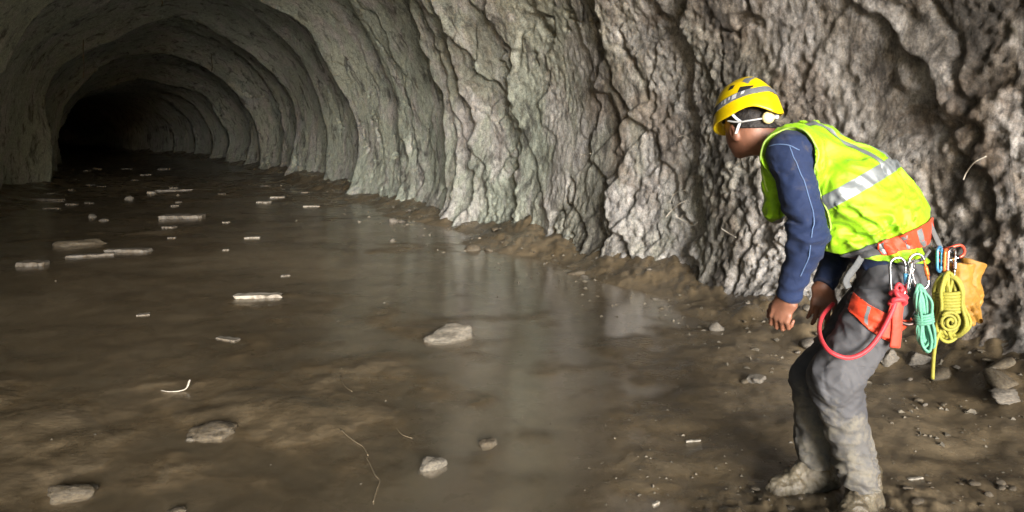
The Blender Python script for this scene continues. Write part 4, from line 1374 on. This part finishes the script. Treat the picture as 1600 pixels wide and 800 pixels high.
stone(612, 377, 12, 8, 0.9, 'small pale stone standing in the water before the tunnel wall', STONE_PALE, 27, sub=3)
stone(560, 347, 9, 6, 0.9, 'little white stone in the water beyond the short pale board', STONE_PALE, 28, sub=3)
stone(140, 340, 17, 11, 0.9, 'pale block of stone in dark water, left one of a close pair', STONE_GREY, 31, sub=3)
stone(160, 345, 17, 7, 0.9, 'pale low stone in dark water, right one of a close pair', STONE_GREY, 33, sub=3)
stone(200, 312, 14, 12, 0.9, 'pointed olive stone on the far debris bar', STONE_GREY, 35, sub=3)
stone(110, 384, 95, 18, 0.6, 'long dark mud hump left of the long pale plank', STONE_MUD, 37, 0.1)
stone(1440, 590, 46, 24, 0.7, 'grey stone lying below the green cord at the wall foot', STONE_GREY, 39)
stone(1392, 586, 40, 34, 0.7, 'rounded grey stone just behind the bent knee', STONE_GREY, 41)

# ---- boards and planks
def board(px, py, lpx, tpx, yaw, label, mat, depth_w=None, group='boards lying in the water', lean=0.0, name='plank', cat='plank'):
    p = floor_at(px, py)
    d = p[1]; L = lpx / FPX * d; T = max(0.008, 0.6 * tpx / FPX * d)
    W = depth_w or max(0.06, T * 4.0)
    bm = bmesh.new(); bmesh.ops.create_cube(bm, size=1)
    bmesh.ops.subdivide_edges(bm, edges=[e for e in bm.edges if abs(e.verts[0].co.x - e.verts[1].co.x) > 0.5], cuts=9)
    bmesh.ops.bevel(bm, geom=list(bm.edges), offset=0.03, segments=1, affect='EDGES')
    sd = rng.random() * 50; tdir = rng.choice((-1, 1)); yaw = yaw + rng.uniform(-0.22, 0.22)
    for v in bm.verts:
        n = noise(np.array([[v.co.x * 5 + sd, v.co.y * 2, v.co.z * 2]]))[0]
        end = 0.05 * noise(np.array([[sd, v.co.y * 6, v.co.z * 6 + 3]]))[0] if abs(v.co.x) > 0.45 else 0
        tp = 1.0 - 0.55 * max(0.0, v.co.x * tdir + 0.1)
        v.co = ((v.co.x + 1.6 * end) * L, (v.co.y * tp + 0.16 * n) * W, (v.co.z * (0.5 + 0.5 * tp) + 0.22 * n) * T)
    me = bpy.data.meshes.new(name); bm.to_mesh(me); bm.free(); me.materials.append(mat)
    o = bpy.data.objects.new(name, me)
    o.location = (p[0], d, T * 0.38 + max(0, ground_z(p[0], d)))
    o.rotation_euler = (lean, 0.0, yaw)
    link(o); tag(o, label, cat, group)
    return o
board(404, 464, 70, 9, 0.12, 'short bright pale board floating alone in mid water', WOOD_PALE)
board(52, 414, 41, 11, 0.0, 'short thick pale block of wood near the left edge', WOOD_GREY)
board(142, 400, 66, 6, 0.16, 'left half of the long pale broken plank on the left', WOOD_GREY)
board(200, 393, 66, 8, 0.22, 'right half of the long pale broken plank on the left', WOOD_GREY)
board(286, 340, 62, 9, 0.30, 'broad pale slab of wood tilted in the dark water', WOOD_GREY, 0.35)
board(264, 356, 20, 5, 0.0, 'small pale wood piece just below the tilted slab', WOOD_GREY)
board(268, 372, 12, 3, 0.1, 'second small wood scrap below the tilted slab', WOOD_GREY)
board(273, 299, 54, 5, 0.15, 'long pale plank far back on the debris bar', WOOD_GREY)
board(238, 302, 12, 6, 0.0, 'bright short wood chip left of the far long plank', WOOD_PALE)
board(74, 313, 56, 6, 0.0, 'long grey plank by the left wall far back', WOOD_GREY)
board(81, 326, 25, 3, 0.0, 'thin grey batten just below the plank by the left wall', WOOD_GREY)
board(112, 320, 17, 4, 0.1, 'small wood scrap right of the plank by the left wall', WOOD_GREY)
board(412, 317, 20, 5, 0.0, 'lower wood piece of a pair in the water before the right wall', WOOD_PALE)
board(434, 309, 22, 4, 0.05, 'upper wood piece of a pair in the water before the right wall', WOOD_PALE)
board(487, 323, 25, 4, 0.0, 'thin pale batten in the water nearest the right wall', WOOD_PALE)
board(394, 372, 23, 4, 0.5, 'small slanted pale stick in open water', WOOD_PALE)
board(353, 348, 10, 3, 0.0, 'tiny wood chip in the water right of the slab', WOOD_PALE)
board(353, 391, 9, 3, 0.0, 'tiny wood chip below the slanted stick', WOOD_PALE)
board(355, 530, 40, 4, -0.2, 'thin muddy splinter below the short bright board', WOOD_GREY)
board(224, 492, 19, 3, 0.3, 'small pale splinter left of the muddy one', WOOD_GREY)
board(446, 431, 14, 3, 0.2, 'small pale chip above the short bright board', WOOD_GREY)
board(1430, 758, 28, 4, 0.05, 'short white stick on the mud right of the near boot', WOOD_PALE, 0.012)
board(1083, 690, 24, 3, 0.0, 'short pale stick on the wet mud left of the boots', WOOD_PALE, 0.010)
board(1025, 788, 15, 3, 0.7, 'tiny slanted stick at the bottom edge', WOOD_PALE, 0.010)

for _ in range(22):
    py = 264 + 62 * rng.random() ** 1.3
    px = rng.uniform(60, 90 + (py - 250) * 4.5 + 180)
    board(px, py, rng.uniform(7, 17), rng.uniform(2, 4), rng.uniform(-0.5, 0.5), 'small dull wood scrap adrift among the far debris', WOOD_GREY, None, 'scraps adrift far down the tunnel', 0.0, 'wood_scrap', 'wood scrap')

# ---- roots, wires, straps
WIRE = simple_mat('pale_wire', (0.46, 0.42, 0.35), 0.55, 0.2, 60)
ROOT = simple_mat('pale_root', (0.17, 0.135, 0.085), 0.7, 0.3, 60)
BLUE = simple_mat('faded_blue_plastic', (0.17, 0.22, 0.36), 0.5, 0.25, 30)
def on_floor(px, py, lift=0.004):
    p = floor_at(px, py); p[2] = max(0.0, ground_z(p[0], p[1])) + lift
    return p
def laid(name, pts, rad, mat, label, cat, sides=6):
    o = tube(name, pts, rad, mat, None, sides)
    return tag(o, label, cat)
cs = smooth_path([on_floor(252, 611), on_floor(264, 613), on_floor(280, 612), on_floor(291, 610, 0.012), on_floor(296, 607, 0.045)], 8)
V_, F_ = tube_geo(cs, np.linspace(0.006, 0.013, len(cs)), 8, False, 0.35)
tag(mesh_poly('curled_scrap', V_, F_, WIRE), 'curled pale scrap with an upturned end in the left water', 'scrap')
laid('root', [on_floor(533, 674), on_floor(545, 684), on_floor(556, 692), on_floor(568, 700), on_floor(575, 713)], 0.0028, ROOT, 'thin pale root lying in the mud left of the tan stone', 'root')
laid('root', [on_floor(572, 716), on_floor(579, 728), on_floor(586, 744), on_floor(593, 752), on_floor(588, 768), on_floor(583, 786)], 0.0026, ROOT, 'second thin root running on to the bottom edge', 'root')
laid('root', [on_floor(532, 590), on_floor(538, 604), on_floor(550, 614)], 0.0022, ROOT, 'short thin root further up the mud above the others', 'root')
laid('root', [on_floor(618, 668), on_floor(628, 680), on_floor(644, 686)], 0.0022, ROOT, 'short faint root right of the long pale root', 'root')

wallP = np.stack([X_, Y_, z_], -1)
wsx = 800 + X_ / np.maximum(Y_, 0.1) * FPX; wsy = HORIZON - (z_ - CAM_H) / np.maximum(Y_, 0.1) * FPX
def wall_point(px, py, out=0.012):
    e = (wsx - px) ** 2 + (wsy - py) ** 2 + (Y_ < 1) * 1e6
    m = e < 40
    if not m.any(): m = e <= e.min()
    c = wallP[m]; p = c[np.argmin(c[:, 1])]
    return p + out * unit(np.array([0, 0, CAM_H]) - p)
def wall_wire(pix, rad, label, outs=None):
    pts = [wall_point(x, y, 0.015 if outs is None else o) for (x, y), o in zip(pix, outs or [0.015] * len(pix))]
    # keep the wire from jumping across ledges
    dd = np.median([p[1] for p in pts])
    pts = [at(x, y, min(p[1], dd + 0.05) if abs(p[1] - dd) < 0.3 else dd) for (x, y), p in zip(pix, pts)]
    o = tube('wire', pts, rad, WIRE, None, 6)
    tag(o, label, 'wire')
wall_wire([(1040, 340), (1050, 328), (1060, 319), (1073, 313)], 0.0042, 'pale wire curving up from the rock, left of the V shaped one')
wall_wire([(1047, 316), (1052, 305), (1060, 299), (1071, 297)], 0.0034, 'thin pale wire arching above the other wall wires')
wall_wire([(1056, 338), (1068, 345), (1082, 352), (1090, 347)], 0.0042, 'pale wire bent like a shallow V low on the rock')
wall_wire([(1127, 357), (1138, 364), (1150, 371)], 0.0036, 'short pale wire on the rock left of the vest')
wall_wire([(906, 241), (914, 241), (923, 240)], 0.0046, 'short white stub sticking from the rock by the bluish patch')
wall_wire([(1505, 281), (1511, 268), (1522, 254), (1541, 244)], 0.0040, 'long pale wire curving over the rock right of the vest')
wall_wire([(1060, 214), (1068, 212), (1076, 216)], 0.0034, 'small pale wire high on the rock left of the helmet')
def hanging(px, py, lpx, label, rad=0.012):
    p = wall_point(px, py, 0.02); d = p[1]
    pts = [p + V3(0, 0, 0.03), p - V3(0.01, 0, lpx * 0.35 / FPX * d), p - V3(-0.015, 0, lpx * 0.7 / FPX * d), p - V3(0.01, 0, lpx / FPX * d)]
    tag(tube('hanging_root', pts, rad, ROOT, None, 6), label, 'root')
hanging(135, 66, 60, 'long thread of root hanging from the tunnel roof at left')
hanging(331, 92, 26, 'short root hanging from the tunnel roof right of the long one')
hanging(256, -4, 18, 'root tip hanging at the top edge of the photo')
V_, F_ = tube_geo(smooth_path([on_floor(1506, 566, 0.06), on_floor(1524, 568, 0.055), on_floor(1545, 573, 0.05), on_floor(1567, 570, 0.06)], 6), 0.016, 8, False, 0.25, (0, 0.3, 1))
tag(mesh_poly('blue_strip', V_, F_, BLUE), 'faded blue plastic strip at the foot of the wall on the right', 'plastic strip')

# ---- rubble at the foot of the wall and clods round the boots
rub = [rock_mesh('rubble_stone', 100 + k, (STONE_GREY, STONE_MUD, STONE_MUD)[k % 3], 2, 0.7, 12) for k in range(9)]
def scatter_stone(x, y, size, name, label, cat, group, meshes, sink=0.2):
    o = bpy.data.objects.new(name, rng.choice(meshes))
    o.scale = (size * rng.uniform(.8, 1.3), size * rng.uniform(.7, 1.1), size * rng.uniform(.35, .6))
    o.rotation_euler = (rng.uniform(-.3, .3), rng.uniform(-.3, .3), rng.uniform(0, 6.28))
    o.location = (x, y, ground_z(x, y) + size * 0.35 * (1 - sink))
    link(o); tag(o, label, cat, group)
for _ in range(48):
    s = 2.2 + 11 * rng.random() ** 1.4; r = 3.45 + 0.85 * rng.random()
    x, y = from_sr(s, r)
    scatter_stone(float(x), float(y), 0.018 + 0.055 * rng.random() ** 2.2 * (1 + s * 0.06), 'rubble_stone', 'small muddy stone in the rubble along the foot of the rock wall', 'stone', 'rubble stones along the foot of the wall', rub)
clods = [rock_mesh('mud_clod', 140 + k, CLOD, 2, 0.9) for k in range(6)]
for _ in range(26):
    px = rng.uniform(1165, 1600); py = rng.uniform(762, 806)
    if 1200 < px < 1400 and py < 790: continue
    p = floor_at(px, py)
    scatter_stone(p[0], p[1], 0.010 + 0.022 * rng.random() ** 1.6, 'mud_clod', 'dark wet mud clod churned up round the boots', 'mud clod', 'mud clods round the boots', clods)
# loose chips and grit, too many and too small to count
gv, gf = [], []
tet = np.array([[1, 0, -.5], [-.5, .87, -.5], [-.5, -.87, -.5], [0.1, 0.1, .8], [-.6, .1, .3]])
tf = [(0, 1, 3), (1, 4, 3), (1, 2, 4), (2, 0, 3), (2, 3, 4), (0, 2, 1)]
GX, GY, GS = [], [], []
for _ in range(1000):
    if rng.random() < 0.62:
        s = 2 + 18 * rng.random() ** 1.5; r = 3.1 + 1.1 * rng.random(); x, y = from_sr(s, r); sz = 0.005 + 0.014 * rng.random() ** 2 * (1 + s * .05)
    elif rng.random() < 0.8:
        p = floor_at(rng.uniform(900, 1600), rng.uniform(560, 800)); x, y = p[0], p[1]; sz = 0.003 + 0.006 * rng.random() ** 2
    else:
        p = floor_at(rng.uniform(0, 900), 262 + 540 * rng.random() ** 2.2); x, y = p[0], p[1]; sz = (0.004 + 0.010 * rng.random() ** 2) * max(1, y / 6)
    GX.append(float(x)); GY.append(float(y)); GS.append(sz)
GZ = np.maximum(floor_height(np.array(GX), np.array(GY)), -0.002)
for x, y, z, sz in zip(GX, GY, GZ, GS):
    a = rng.uniform(0, 6.28); ca, sa = math.cos(a), math.sin(a); o = len(gv)
    ex, ez = rng.uniform(.7, 1.8), rng.uniform(.3, .8)
    for t in tet:
        tx, ty = t[0] * ex, t[1]
        gv.append((x + sz * (tx * ca - ty * sa), y + sz * (tx * sa + ty * ca), z + sz * ez * (t[2] + .5)))
    gf += [tuple(i + o for i in q) for q in tf]
tag(mesh_poly('grit', gv, gf, GRIT, None, False), 'pale chips and grit scattered over the mud floor', 'grit', kind='stuff')
